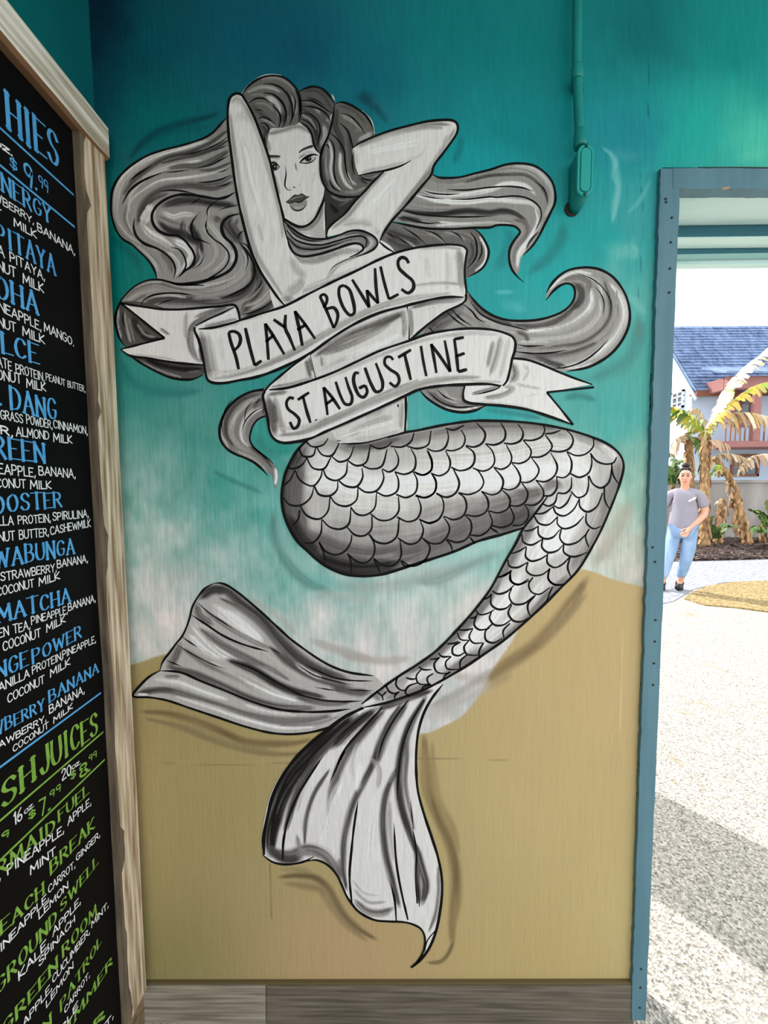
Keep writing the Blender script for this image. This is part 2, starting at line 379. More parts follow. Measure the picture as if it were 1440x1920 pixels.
def wall_colour(V):
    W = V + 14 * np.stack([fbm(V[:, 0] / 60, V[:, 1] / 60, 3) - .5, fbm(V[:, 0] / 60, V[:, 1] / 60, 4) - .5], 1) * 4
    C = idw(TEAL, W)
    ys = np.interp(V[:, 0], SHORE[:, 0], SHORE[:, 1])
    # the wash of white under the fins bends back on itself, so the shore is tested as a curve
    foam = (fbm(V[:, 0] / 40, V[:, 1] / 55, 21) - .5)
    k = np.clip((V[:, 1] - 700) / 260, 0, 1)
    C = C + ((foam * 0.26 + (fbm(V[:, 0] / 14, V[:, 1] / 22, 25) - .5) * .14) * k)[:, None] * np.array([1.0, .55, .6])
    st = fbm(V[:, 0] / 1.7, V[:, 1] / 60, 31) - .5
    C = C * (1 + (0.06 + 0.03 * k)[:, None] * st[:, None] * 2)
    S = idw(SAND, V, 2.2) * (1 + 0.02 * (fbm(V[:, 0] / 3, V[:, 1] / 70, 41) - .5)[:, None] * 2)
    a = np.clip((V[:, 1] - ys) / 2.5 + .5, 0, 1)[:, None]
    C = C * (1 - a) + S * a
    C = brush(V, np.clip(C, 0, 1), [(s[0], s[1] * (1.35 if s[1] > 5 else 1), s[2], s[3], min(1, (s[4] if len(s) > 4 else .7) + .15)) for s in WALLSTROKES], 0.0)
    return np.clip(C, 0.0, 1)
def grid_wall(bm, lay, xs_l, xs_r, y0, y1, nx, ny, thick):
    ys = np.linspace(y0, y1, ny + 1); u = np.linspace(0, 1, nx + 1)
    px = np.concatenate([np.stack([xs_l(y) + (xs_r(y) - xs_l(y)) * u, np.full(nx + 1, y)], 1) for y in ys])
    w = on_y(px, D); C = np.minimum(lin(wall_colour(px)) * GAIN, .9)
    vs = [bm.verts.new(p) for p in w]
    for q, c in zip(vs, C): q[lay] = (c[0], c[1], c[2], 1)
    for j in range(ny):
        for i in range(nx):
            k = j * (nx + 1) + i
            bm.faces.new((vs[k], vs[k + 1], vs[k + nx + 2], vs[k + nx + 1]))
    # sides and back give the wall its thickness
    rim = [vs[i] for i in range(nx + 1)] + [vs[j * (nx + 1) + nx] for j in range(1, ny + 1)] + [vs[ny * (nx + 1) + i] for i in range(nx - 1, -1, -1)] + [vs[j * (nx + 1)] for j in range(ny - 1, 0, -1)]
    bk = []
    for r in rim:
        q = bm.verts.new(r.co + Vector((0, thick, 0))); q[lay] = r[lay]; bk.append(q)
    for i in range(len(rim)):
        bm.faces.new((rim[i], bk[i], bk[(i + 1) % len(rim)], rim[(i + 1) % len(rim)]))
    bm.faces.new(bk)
def cornerx(y): return 166 + 0.0541 * y
def jambx(y): return 1241.5 - 0.0346 * (y - 315)
def tz(py): q = on_y([(1340, py)], 1.0)[0]; return q[2] - EYE[2]
Y1 = D * tz(353.6) / tz(422); Y2 = Y1 * tz(446) / tz(466); Y3 = Y2 * tz(473) / tz(484)
THICK = Y1 - D
WALLP = paint_mat('wall_paint', rough=0.42, streak=0.03, bump=0.35, spec=0.25)
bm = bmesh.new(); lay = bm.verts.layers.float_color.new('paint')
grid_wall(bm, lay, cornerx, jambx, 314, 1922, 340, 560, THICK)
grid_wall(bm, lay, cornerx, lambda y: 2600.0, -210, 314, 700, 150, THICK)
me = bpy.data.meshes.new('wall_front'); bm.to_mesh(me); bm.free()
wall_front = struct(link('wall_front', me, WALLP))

teal_plain = mat('teal_side_wall', rgb(0, 112, 112), 0.45, col2=rgb(0, 88, 100), scale=(3, 3, 1.2), bump=0.15)
ct, cb = on_y([(cornerx(-210), -210)], D)[0], on_y([(cornerx(1922), 1922)], D)[0]
bm = bmesh.new()
prism(bm, [(ct[0], D, ct[2]), (cb[0], D, cb[2]), (cb[0], -1.3, cb[2]), (ct[0], -1.3, ct[2])], (-0.15, 0, 0))
struct(obj('wall_left', bm, teal_plain))
bm = bmesh.new(); box(bm, (-1.2, -0.75, 2.82), (1.9, D + THICK, 2.94))
struct(obj('ceiling', bm, mat('ceiling_paint', rgb(150, 190, 190), 0.6, var=.1, scale=(3, 3, 3))))
bm = bmesh.new(); box(bm, (-1.0, -6, -0.1), (2.2, D - 0.04, 0.0))
struct(obj('floor', bm, mat('floor_tile', rgb(170, 164, 152), 0.5, col2=rgb(140, 134, 124), scale=(9, 2, 4))))
# wood-look skirting: cap strip and two planks, and the run on the side wall
def plank_mat(name, a, b):
    return mat(name, rgb(*a), 0.5, col2=rgb(*b), scale=(5, 60, 110), bump=0.15, detail=6, thr=(.35, .68))
pl_l, pl_d, strip_m = plank_mat('plank_pale', (176, 168, 150), (120, 110, 94)), plank_mat('plank_dark', (128, 118, 104), (86, 78, 66)), mat('grout_brown', rgb(104, 90, 58), 0.7)
def wp(x, y, off=0.0): return Vector(on_y([(x, y)], D - off)[0])
bm = bmesh.new()
for x0, x1, mi in ((262, 498, 0), (499.5, 1188, 1)):
    prism(bm, [wp(x0, 1848.5, .010), wp(x1, 1848, .010), wp(x1, 1921, .010), wp(x0, 1921, .010)], (0, .0098, 0), mi)
prism(bm, [wp(262, 1843, .008), wp(1188.5, 1841.5, .008), wp(1188.5, 1847.6, .008), wp(262, 1848, .008)], (0, .0078, 0), 2)
struct(obj('baseboard_front', bm, [pl_l, pl_d, strip_m]))
XW = -0.678
bm = bmesh.new(); zt = wp(262, 1848)[2]
for k in range(3):
    box(bm, (XW - .012, -2.4 + 1.16 * k, 0.001), (XW + .014, -2.4 + 1.16 * k + 1.157, zt), k % 2)
struct(obj('baseboard_left', bm, [plank_mat('plank_side', (150, 128, 96), (92, 76, 52)), pl_d]))

# ------------------------------------------------------------------ door frame boards and the eave beyond
frame_m = mat('blue_grey_trim', rgb(96, 136, 148), 0.5, col2=rgb(82, 122, 136), scale=(30, 30, 4), bump=.2)
dark_m = mat('bare_dark_wood', rgb(42, 34, 34), 0.8)
def jamb_r(y): return 1275 - 0.0414 * (y - 353)
bm = bmesh.new(); ys = np.concatenate([np.linspace(316, 353.5, 6), np.linspace(353.7, 1913, 116)])
lft = [wp(jambx(y) - 2.5 + 2.2 * (fbm(np.array([y / 9.0]), np.array([0.]), 5)[0] - .5) * 2, y, .012) for y in ys]
rgt = [wp((jamb_r(y) + .8 * (fbm(np.array([y / 30.0]), np.array([0.]), 8)[0] - .5) * 2) if y > 353.6 else 1261.3, y, .012) for y in ys]
prism(bm, lft + rgt[::-1], (0, THICK + .010, 0))
for x, y in P('S 402 648 393 881 385 1130 378 1357 R 13 1462 28 1555 T 162 147 159 241 155 337 151 432 99 1680 96 1762 93 1850 S 345 470 348 500'):
    c = wp(x, y, .0125); tube(bm, [c, c + Vector((0, -.0006, 0))], .0028, 10, True, 1)
for y0, y1 in ((318, 326), (700, 800), (1268, 1350), (1400, 1500)):   # split, bare edge along the wall side
    yy = np.linspace(y0, y1, 14); e = []
    for y in yy: e.append(wp(jambx(y) - 4.5 - 2.0 * fbm(np.array([y / 6.]), np.array([1.]), 9)[0] * 2, y, .0035))
    prism(bm, e + [wp(jambx(y) + 1, y, .0035) for y in yy[::-1]], (0, .002, 0), 1)
struct(obj('trim_1', bm, [frame_m, dark_m]))
bm = bmesh.new(); xs = np.linspace(1262, 1900, 60)
tp = [wp(x, 315.2 + 1.2 * (fbm(np.array([x / 14.0]), np.array([3.]), 15)[0] - .5) * 2, .012) for x in xs]
bt = [wp(x, 353.6 + 1.2 * (fbm(np.array([x / 10.0]), np.array([6.]), 16)[0] - .5) * 2, .012) for x in xs]
prism(bm, tp + bt[::-1], (0, .030, 0))
prism(bm, [wp(x, y, .004) for x, y in ((1309, 313.2), (1390, 312.8), (1440, 313.5), (1440, 316.5), (1386, 317.2), (1320, 317))], (0, .003, 0), 1)
prism(bm, [wp(x, y, .0135) for x, y in ((1352, 352.5), (1367, 349), (1369, 352.5), (1358, 355.5))], (0, .002, 0), 2)
struct(obj('trim_2', bm, [frame_m, dark_m, mat('bare_wood', rgb(176, 150, 120), .8)]))
# underside of the lintel, then beam, second beam and fascia of the eave outside
lit_teal_m = mat('lit_teal_board', rgb(216, 244, 240), 0.6, col2=rgb(190, 228, 226), scale=(4, 40, 30), thr=(.2, .5))  # same teal paint as the beams, ground bounce lightened into the colour
shaded_teal_b = mat('shaded_teal_beam', rgb(58, 116, 132), 0.6, col2=rgb(48, 102, 120), scale=(3, 50, 50))  # that paint on the front faces, their shade darkened into the colour
z_lint = wp(1340, 353.6)[2]
zb = lambda py, Y: float(on_y([(1360, py)], Y)[0][2])
bm = bmesh.new(); box(bm, (.60, D + .019, z_lint - .0005), (2.9, Y1 - .001, z_lint + .012)); struct(obj('trim_3', bm, lit_teal_m))
bm = bmesh.new(); box(bm, (.45, Y1 + .001, zb(446, Y1) + .004), (2.9, Y1 + .02, zb(405, Y1))); struct(obj('trim_4', bm, shaded_teal_b))
bm = bmesh.new(); box(bm, (.45, Y1 + .001, zb(446, Y1)), (2.9, Y2 - .002, zb(446, Y1) + .0038)); struct(obj('trim_5', bm, lit_teal_m))
bm = bmesh.new(); prism(bm, [(.45, Y2, zb(473.5, Y2) - .004), (2.9, Y2, zb(471, Y2) + .006), (2.9, Y2, zb(440, Y2)), (.45, Y2, zb(440, Y2))], (0, .012, 0)); struct(obj('trim_6', bm, shaded_teal_b))
bm = bmesh.new(); prism(bm, [(.45, Y2 + .001, zb(473.5, Y2) - .0075), (2.9, Y2 + .001, zb(471, Y2) + .0025), (2.9, Y2 + .001, zb(471, Y2) + .0057), (.45, Y2 + .001, zb(473.5, Y2) - .0045)], (0, Y3 - Y2 - .004, 0)); struct(obj('trim_7', bm, mat('soft_teal_board', rgb(150, 200, 200), .6, var=.1)))
bm = bmesh.new(); box(bm, (.45, Y3, zb(495, Y3)), (2.9, Y3 + .025, zb(450, Y3))); box(bm, (.45, Y3 - .002, zb(487, Y3)), (2.9, Y3 - .0002, zb(484.5, Y3)), 1); struct(obj('trim_8', bm, [lit_teal_m, mat('old_joint_line', rgb(120, 128, 124), .8)]))
Y5 = Y3 + .03
bm = bmesh.new(); prism(bm, [(-1.0, Y1, 2.7), (-1.0, Y5 + .12, zb(455, Y5) + .03), (-1.0, Y5 + .12, zb(455, Y5) + .06), (-1.0, Y1, 2.75)], (3.9, 0, 0)); struct(obj('roof_eave', bm, lit_teal_m))
bm = bmesh.new(); box(bm, (.35, 2.026, 0.0), (.75, 2.426, 2.75)); struct(obj('added_shadow_pier', bm, mat('added_pier_stucco', rgb(220, 226, 224), .8, var=.1)))  # unseen pier added behind the wall to cast the shadow strip on the gravel

# ------------------------------------------------------------------ the mermaid mural: flat brush painting on the wall
mural = thing('mermaid_mural', 'greyscale mermaid mural with flowing hair and two lettered ribbons on the teal wall', 'mural', (0.0, D, 0.0))
K_ = 0.115
# --- hair behind everything
h = Sheet(2)
h.fill('B 1030 440 960 510 900 575 830 620 740 655 620 690 480 725 360 765 260 820 160 895 90 975 50 1060 38 1150 38 1250 55 1330 90 1420 140 1480 E 130 190 190 235 250 290 310 350 350 410 372 470 375 494 300 500 230 530 160 580 110 640 100 672 200 750 500 800 900 850 1100 820 1400 700 1400 500 1200 200 1120 0 B 1150 1200 1100 900',
  0.60, [
  ('B 900 640 600 720 380 790 200 900 110 1020 80 1150 90 1300 150 1430', 16, .82, .9), ('B 1020 560 880 660 700 740 500 790 350 880 220 990 140 1100', 15, .36, .95),
  ('B 1010 490 930 590 840 640', 12, .5, .8), ('B 960 690 800 760 600 800 460 840', 9, .34, .8), ('B 1030 640 900 720 700 780', 10, .3, .8),
  ('B 800 810 600 850 420 905 300 985 200 1100 190 1250', 11, .78, .85), ('B 1030 730 900 810 760 865 650 860 520 880', 17, .3, .85), ('B 1040 880 850 930 650 960 450 985 330 1050 200 1160 170 1300 230 1440', 9, .74, .85),
  ('B 1050 830 900 890 780 900', 8, .26, .7), ('B 1060 1000 900 1050 700 1030 500 1050 360 1120 280 1230 260 1350', 18, .36, .95), ('B 1070 940 950 1000 800 1010 640 1000', 10, .4, .8),
  ('B 520 1090 400 1140 310 1230 270 1340', 10, .27, .8), ('B 1070 1050 930 1090 780 1070', 8, .62, .8), ('B 110 1090 90 1250 130 1390 220 1490', 13, .62, .8), ('B 170 1190 150 1300 200 1420 290 1500', 10, .5, .8),
  ('B 400 1200 335 1280 305 1350', 22, .86, 1., .4), ('B 380 1190 340 1240', 16, .84, .9, .4), ('B 300 1380 400 1430 500 1500', 20, .74, .9), ('B 270 1330 330 1390 450 1420', 8, .7, .8),
  ('E 40 40 110 150 220 230 320 300 400 380 440 470', 18, .56, .9), ('E 190 215 290 290 350 360 385 440', 6, .86, .8), ('E 70 60 150 160 260 230', 8, .72, .8), ('E 400 290 470 370 490 450', 14, .44, .8),
  ('E 260 80 330 160 440 220 520 280', 18, .78, .9), ('E 500 200 600 250 640 310 625 360 560 440', 19, .85, 1., .5), ('E 440 290 500 330 540 400 520 470', 12, .76, .85),
  ('B 470 1200 600 1160 760 1150 900 1170 1080 1190', 24, .28, 1.), ('B 440 1330 520 1400 640 1430 760 1490 E 640 110 660 190', 22, .24, 1.), ('B 470 1250 560 1290 640 1270 750 1275', 15, .8, .95), ('B 420 1230 400 1290 430 1370', 9, .76, .9),
  ('B 440 1290 560 1340 660 1360', 12, .5, .8), ('B 650 1320 640 1400 680 1470', 14, .3, .8), ('B 800 1240 760 1320 760 1420', 10, .55, .8), ('B 860 1230 840 1320 860 1420', 14, .62, .8), ('B 900 1290 960 1330', 16, .22, .8),
  ('E 640 120 700 240 690 330 620 410', 19, .25, .95), ('E 760 60 850 180 900 260 890 350 800 440', 17, .7, .95), ('E 720 110 790 200 830 290 790 380 680 450', 13, .6, .85), ('E 690 260 710 330 660 410', 9, .68, .8),
  ('E 930 10 900 80 960 160 1010 230', 32, .26, 1.), ('E 985 40 960 100 1010 170', 12, .4, .7), ('E 925 270 950 310 935 370', 11, .84, .9), ('E 990 230 1040 330 1030 430 930 520 780 570 600 565', 20, .56, 1.), ('E 1010 270 1050 350 1010 450 900 530', 9, .68, .85), ('E 1000 290 1020 380 960 470 840 520 700 540', 7, .7, .7),
  ('E 1090 380 1100 500 1020 600 850 655 600 650 400 650 280 690', 24, .30, 1.), ('E 1080 300 1130 420 1140 520', 18, .28, .9), ('E 350 620 480 612 600 632', 8, .78, .9), ('E 640 640 760 630 860 640', 10, .62, .7),
  ('E 1150 470 1150 560 1060 680 1010 750', 26, .36, 1.), ('E 1220 560 1140 650 1030 700', 9, .66, .9), ('E 1180 520 1110 610 1010 670', 6, .6, .8), ('E 1270 640 1180 720 1040 770', 20, .3, .9), ('E 1230 600 1180 660 1080 720', 6, .64, .8),
  ('E 130 640 230 560 370 525 520 560 640 575', 18, .5, .95), ('E 150 650 260 590 400 565', 8, .64, .8), ('E 200 560 310 520 420 515', 6, .7, .8), ('E 180 675 240 640 300 610', 10, .42, .8), ('E 420 505 540 540 680 550 800 530', 10, .7, .8), ('E 290 660 420 640 520 650', 9, .3, .8),
 ], pitch=1.5)
h.fill('E 100 670 72 740 66 800 76 870 100 945 130 990 170 1065 260 1125 380 1190 480 1232 580 1247 650 1243 722 1210 730 900 400 700 200 660', 0.36, [
  ('E 88 715 82 830 110 940', 7, .86, 1.), ('E 135 730 150 850 180 970', 9, .62, .9), ('E 120 740 125 840 150 950', 6, .3, .9), ('E 165 780 190 890 210 970', 6, .5, .8), ('E 200 770 240 880 330 930', 18, .2, 1.), ('E 230 830 290 910 370 930', 6, .62, .8), ('E 250 920 320 950 400 940', 12, .16, .9),
  ('E 290 1100 450 1150 600 1170 715 1165', 16, .16, 1.), ('E 250 1110 400 1180 560 1230', 6, .68, .9), ('E 420 1170 560 1200 660 1195', 8, .34, .8), ('E 600 1190 700 1180', 6, .6, .8)], dz=.1)
h.line('B 1018 448 960 510 900 575 830 620 740 655 620 690 480 725 360 765 260 820 160 895 90 975 50 1060 38 1150 38 1250 55 1330 90 1420 140 1480 E 130 190 190 235 250 290 310 350 350 410 372 470 376 494', 4.4)
h.line('E 66 800 72 740 100 668 160 590 230 535 310 502 400 498 470 515 540 535 640 537 730 540', 3.4)
h.line('E 100 672 72 740 64 800 75 870 100 945 132 992', 4.4); h.line('E 170 1065 260 1125 380 1190 480 1232 580 1247 650 1243 722 1212', 4.6)
for s, w in (('B 380 855 300 905 230 955 180 1000', 4.2), ('B 480 915 380 950 270 1005 190 1075 130 1185', 4.6), ('B 1030 605 960 660 860 710 740 750 620 780', 3.), ('B 1040 765 980 800 880 850 760 880', 3.2),
  ('B 1025 680 960 710 900 735', 2.4), ('B 1050 935 960 975 860 995 760 1000', 3.6), ('B 1055 990 1000 1020 930 1030', 3.), ('B 1050 870 990 900 930 915', 2.4), ('B 700 895 560 910 480 915', 2.6), ('B 1085 1080 1010 1122 930 1137 820 1120 720 1105 600 1105 500 1140 420 1200 383 1270 390 1340 430 1400 510 1440 600 1450 660 1490 E 613 236 650 290 660 340 640 390 590 430 540 480', 5.4),
  ('B 450 1075 560 1065 680 1080 760 1100', 3.), ('B 235 1300 228 1380 250 1450 310 1510 E 290 220 380 265 450 310 500 370 515 430 500 490', 5.), ('B 1130 1262 1040 1285 985 1330 970 1380 990 1450 E 940 230 970 290 970 350 930 420 860 465 760 500 650 525 540 530 460 510', 6.2),
  ('B 1115 1190 1030 1205 940 1235', 2.4), ('B 960 1140 890 1180 850 1230 850 1300', 3.), ('B 795 1125 750 1160 705 1182', 3.6), ('B 765 1270 720 1340 715 1400 740 1470 E 700 200 780 232', 4.4), ('B 850 1300 835 1370 860 1420', 2.6), ('E 480 255 540 270 580 320 595 390 570 440 520 490', 3.6),
  ('E 750 60 750 130 800 190 870 240 915 300 915 350 880 410 800 470 700 520', 3.2), ('E 985 210 1040 270 1085 340 1110 420 1100 490 1050 550 960 600 860 640', 4.2), ('E 985 215 1050 240 1085 320', 2.4), ('E 1000 230 1050 300 1060 360 1040 430', 2.4), ('E 260 690 270 660 330 620 430 600 540 600 650 614', 3.8),
  ('E 1165 490 1150 540 1110 590', 3.2), ('E 1260 640 1200 690 1100 740 1010 760', 3.4), ('E 380 690 430 665 520 640', 2.4), ('E 980 190 1000 150 1030 130', 3.4), ('E 640 420 700 380 740 300', 2.2), ('E 130 730 120 790 140 860', 3.)):
    h.line(s, w, taper=(.2, .15))
# right strands
st1 = 'C 900 640 1000 686 1080 692 1180 685 1300 655 1440 620 D 510 98 600 90 690 105 760 150 805 205 825 270 825 340 800 400 760 480 720 560 680 620 620 680 604 705 596 775 580 800 562 792 545 760 530 700 535 640 560 590 590 550 600 530 575 500 530 488 450 488 330 500 200 510 100 513 0 510 C 600 1062 500 1150 560 1000'
h.fill('C 560 1020 620 1062 900 1115 1100 1120 1290 1113 1340 1150 1390 1220 1420 1300 1415 1370 1380 1440 1320 1490 1240 1530 1180 1400 640 1400 490 1215', .45, [
  ('C 620 1090 900 1140 1150 1150 1280 1200 1330 1290', 22, .52, .9), ('C 560 1140 700 1200 850 1240', 22, .28, .95), ('C 560 1200 680 1270 800 1290', 14, .3, .9), ('C 650 1190 760 1240 820 1290', 6, .66, .85), ('C 900 1150 1000 1200 1060 1250', 6, .62, .7), ('C 1050 1150 1180 1180 1230 1230', 6, .62, .7),
  ('C 1345 1180 1400 1290 1390 1400 1310 1480', 8, .88, 1.), ('C 1320 1200 1350 1310 1310 1420 1240 1490', 10, .42, .9), ('C 1270 1230 1290 1330 1250 1420', 10, .3, .9)], dz=.12)
h.fill(st1, .60, [
  ('C 900 690 1080 730 1250 710 1440 660 D 520 140 640 150 720 200 770 270', 20, .58, .9), ('D 560 108 680 125 760 190 800 260 800 340 760 430', 13, .84, .95), ('D 240 215 400 170 540 160', 9, .3, .8), ('D 480 165 640 165 730 230 765 290 775 340', 9, .34, .9),
  ('C 850 790 1000 830 1200 830 1440 790 D 500 225 640 235 700 290', 15, .83, 1.), ('C 800 830 1000 880 1240 890 1440 870 D 560 330 680 350 720 400', 17, .86, 1.), ('C 900 700 850 760 800 820', 14, .3, .8), ('C 760 880 900 910 1100 920', 8, .5, .7),
  ('C 700 960 850 990 1050 990 1250 970 1440 985 D 480 397 560 410 640 460', 18, .26, 1.), ('C 720 930 900 960 1100 960', 8, .6, .8), ('C 690 1010 850 1040 1000 1060 1250 1050 1440 1050 D 560 460', 15, .52, .95), ('C 660 1030 760 1040 860 1060', 14, .22, .9), ('C 1000 1060 1300 1085', 8, .74, .8),
  ('D 60 490 250 480 420 470 540 478', 9, .84, .9), ('D 560 450 640 480 650 540 600 620 560 700', 15, .46, .9), ('D 700 380 720 460 660 580 600 660 580 760', 15, .82, .95), ('D 690 540 640 620 600 690', 8, .9, .9), ('D 620 560 570 650 560 730', 7, .6, .8), ('D 740 330 745 420 700 520', 7, .5, .8), ('D 720 530 670 580 640 640', 6, .3, .8)], dz=.2, pitch=1.5)
for s, w in (('C 935 655 1000 686 1080 692 1180 685 1300 655 1440 620 D 510 98 600 90 690 105 760 150 805 205 825 270 825 340 800 400 760 480 720 560 680 620 620 682', 4.6), ('C 600 1060 750 1092 900 1117 1100 1122 1300 1112 1440 1108 D 450 488 530 488 575 500 600 530 590 550 560 590 535 640 530 700 545 765 580 815 625 855', 4.4),
  ('D 130 258 250 262 400 245 520 238 620 248 690 272', 3.2), ('C 860 795 950 820 1080 830 1180 825', 3.), ('C 820 830 930 855 1050 870', 2.6), ('C 1100 870 1250 870 1440 850 D 450 308 560 300 640 312 700 345 732 385 735 440 700 520', 3.), ('C 680 960 800 990 950 1010 1150 1020 1440 1015', 3.4), ('C 700 1020 800 1055 920 1075 1020 1065', 3.),
  ('D 700 205 750 250 775 310 778 360', 2.6), ('D 720 530 690 560 640 630', 3.), ('C 1290 1115 1340 1150 1390 1220 1422 1300 1415 1370 1380 1440 1320 1490 1250 1525', 4.4), ('C 1270 1150 1310 1210 1325 1290 1310 1370 1240 1460', 4.), ('C 1360 1230 1365 1320 1330 1400', 3.),
  ('C 700 1110 800 1170 900 1258', 3.), ('C 880 1130 980 1165 1065 1242', 3.), ('C 1100 1140 1170 1175 1210 1225', 3.), ('C 640 1180 700 1220 760 1265', 3.), ('C 560 1150 640 1200', 3.)):
    h.line(s, w, taper=(.25, .2))
# big curl on the right, below the ribbon and the small lock at the waist
h.fill('D 200 880 265 920 310 980 370 1035 440 1075 520 1097 600 1103 700 1098 790 1078 870 1045 920 1005 948 960 953 910 938 875 905 862 860 875 815 910 770 955 772 925 800 870 850 815 910 778 980 762 1050 760 1120 775 1190 815 1240 870 1280 940 1303 1020 1305 1100 1290 1160 1255 1230 1200 1300 1130 1358 1040 1400 940 1425 850 1430 700 1460 400 1400 100 1300 -60 1220 60 1080', .62, [
  ('D 0 1170 120 1080 230 990', 40, .34, 1.), ('D 260 930 330 1020 430 1090 560 1130', 17, .42, .95), ('D 60 1120 180 1060 240 1000', 10, .55, .8), ('D 180 1020 300 1090 420 1150', 12, .6, .8), ('D 340 1080 480 1150 620 1180', 12, .7, .8),
  ('D 560 1130 700 1140 820 1110 900 1060 970 990', 16, .36, .95), ('D 940 860 990 900 990 960 930 1030', 22, .3, 1.), ('D 870 840 960 820 1040 850 1040 930', 16, .46, .9), ('D 790 900 860 830 960 790 1060 800', 10, .84, .95), ('D 1000 800 1100 860 1130 960', 9, .82, .9), ('D 1060 900 1060 1000 980 1090 860 1150 640 1170', 18, .82, 1.), ('D 1110 960 1110 1060 1020 1160 880 1210 660 1220', 14, .76, .9), ('D 1100 800 1180 880 1220 980 1230 1080', 9, .5, .8),
  ('D 1140 850 1175 960 1180 1060 1130 1150 1000 1240 800 1270', 12, .40, .95), ('D 1180 860 1250 960 1270 1080 1220 1190 1120 1300 980 1380', 18, .86, 1.), ('D 1220 900 1230 1040', 8, .6, .8), ('D 1220 1080 1180 1180 1080 1260', 10, .62, .8), ('D 600 1330 760 1330 960 1300 1100 1240', 16, .42, .95), ('D 580 1280 760 1280 920 1260', 10, .52, .8), ('D 720 1370 860 1395 980 1370 1080 1320', 12, .78, .9), ('D 700 1330 820 1380 900 1400', 16, .36, .9), ('D 575 1170 640 1200 650 1250', 12, .46, .8), ('D 590 1240 800 1240', 8, .84, .8), ('D 860 1400 980 1400 1060 1370', 8, .88, .9)], dz=.14)
for s, w in (('D 258 908 310 978 370 1035 440 1075 520 1097 600 1103 700 1098 790 1078 870 1045 920 1005 948 960 953 910 938 875 905 862 860 875 815 910 765 972', 4.6), ('D 768 925 800 870 850 815 910 778 980 762 1050 760 1120 775 1190 815 1240 870 1280 940 1303 1020 1305 1100 1290 1160 1255 1230 1200 1300 1130 1355 1040 1400 900 1428', 5.),
  ('D 220 985 290 1040 330 1090 380 1115', 3.4), ('D 160 1030 220 1090 290 1135', 3.6), ('D 125 1040 190 1100 260 1145', 3.6), ('D 10 1140 45 1175', 3.4), ('D 280 980 350 1060 450 1110 560 1140 660 1165', 3.2), ('D 580 1255 640 1265 760 1262', 3.4), ('D 565 1300 680 1312 800 1308 900 1290', 3.6), ('D 800 1408 900 1400 1010 1360 1100 1295 1165 1225', 3.2), ('D 1080 880 1120 930 1140 990 1135 1060', 2.8), ('D 970 800 1060 830 1140 900 1185 990 1180 1070', 2.2)):
    h.line(s, w, taper=(.2, .2))
h.fill('H -10 10 20 35 60 80 120 125 200 165 300 182 380 170 450 140 400 -30 100 -40', .58, [('H 90 50 160 110 260 140', 14, .36, .9), ('H 150 30 220 100 300 110', 14, .7, .9), ('H 60 70 140 130 260 165 400 150', 6, .82, .9), ('H 60 45 110 100 200 150', 6, .5, .8), ('H 250 110 350 130', 10, .5, .8)], dz=.14)
h.line('H 20 35 60 80 120 125 200 165 300 182 380 170 450 138', 4.8); h.line('H 70 40 150 110 250 148 400 142', 3.); h.line('H 135 35 190 85 250 108', 2.6)
h.fill('G 345 30 250 48 180 78 110 135 62 210 42 290 52 360 88 415 140 450 210 475 270 505 330 550 375 590 388 640 400 668 413 635 418 580 400 530 360 485 300 440 255 400 235 355 240 310 265 262 300 228 345 200', .52, [
  ('G 300 60 180 100 90 210 80 320 130 400', 13, .33, .95), ('G 320 80 220 120 130 230 120 330 170 400 250 440', 14, .62, .9), ('G 320 150 240 190 190 270 190 350 240 410', 15, .78, .95), ('G 160 170 110 260 110 340 160 400', 7, .7, .8), ('G 60 230 55 330 100 410', 5, .78, .9), ('G 320 90 280 120 260 160', 12, .32, .85), ('G 230 400 320 470 380 540', 9, .4, .8), ('G 150 430 260 480 350 560', 8, .68, .8), ('G 400 540 405 600 398 650', 9, .86, 1.), ('G 340 40 320 190', 8, .3, .7)], dz=.1)
h.line('G 325 35 250 48 180 78 110 135 62 210 40 290 48 360 85 415 140 450 210 478 270 510 320 555 350 590', 4.8, taper=(1, .2)); h.line('G 125 90 75 170 55 260 62 340', 2.4, taper=(.2, .2)); h.line('G 335 205 290 225 258 262 240 310 235 357 255 402 300 442 360 487 385 515', 4., taper=(1, .3)); h.line('G 250 400 310 450 365 510', 2.8)
h.line('G 320 150 260 180 205 240 180 310', 2.6, taper=(.3, .1)); h.line('G 250 110 210 170 200 240', 2.2); h.line('G 300 95 270 130', 2.2)
h.build('hair', mural)

# --- body: chest, waist and belly
b = Sheet(5)
b.fill('F 180 -40 200 0 215 70 240 115 300 138 400 125 500 95 650 57 700 70 781 30 895 118 820 260 600 420 190 560 100 420 100 200', .86, [
  ('F 200 40 240 150 340 165 460 140 560 110 690 100', 20, .66, .9), ('F 240 140 350 180 480 150', 12, .58, .7), ('F 640 150 540 190 490 240 450 290', 8, .62, .8), ('F 200 420 330 350 480 290 640 230 780 170', 16, .72, .8), ('F 780 60 840 110', 8, .9, .8), ('F 160 330 250 370 330 340', 20, .74, .6)], grain=.04)
b.line('F 640 138 560 170 500 205 455 265', 2.4, c=.35, taper=(.3, .05)); b.line('F 775 30 840 85 900 120', 4.)
b.fill('F 335 760 500 640 750 520 985 440 1000 520 992 690 700 830 380 945', .83, [('F 380 780 560 670 780 580 950 500', 26, .42, .95), ('F 430 850 420 780', 12, .62, .8), ('F 940 490 955 580 950 660', 14, .62, .85), ('F 400 880 560 800 700 760', 12, .68, .7), ('F 440 770 640 690 860 580', 16, .52, .8), ('F 560 800 760 720 920 640', 16, .9, .8)], grain=.05)
b.line('F 343 765 362 850 381 928', 4.2, taper=(1, 1)); b.line('F 975 458 990 525 986 680', 4.4, taper=(1, 1))
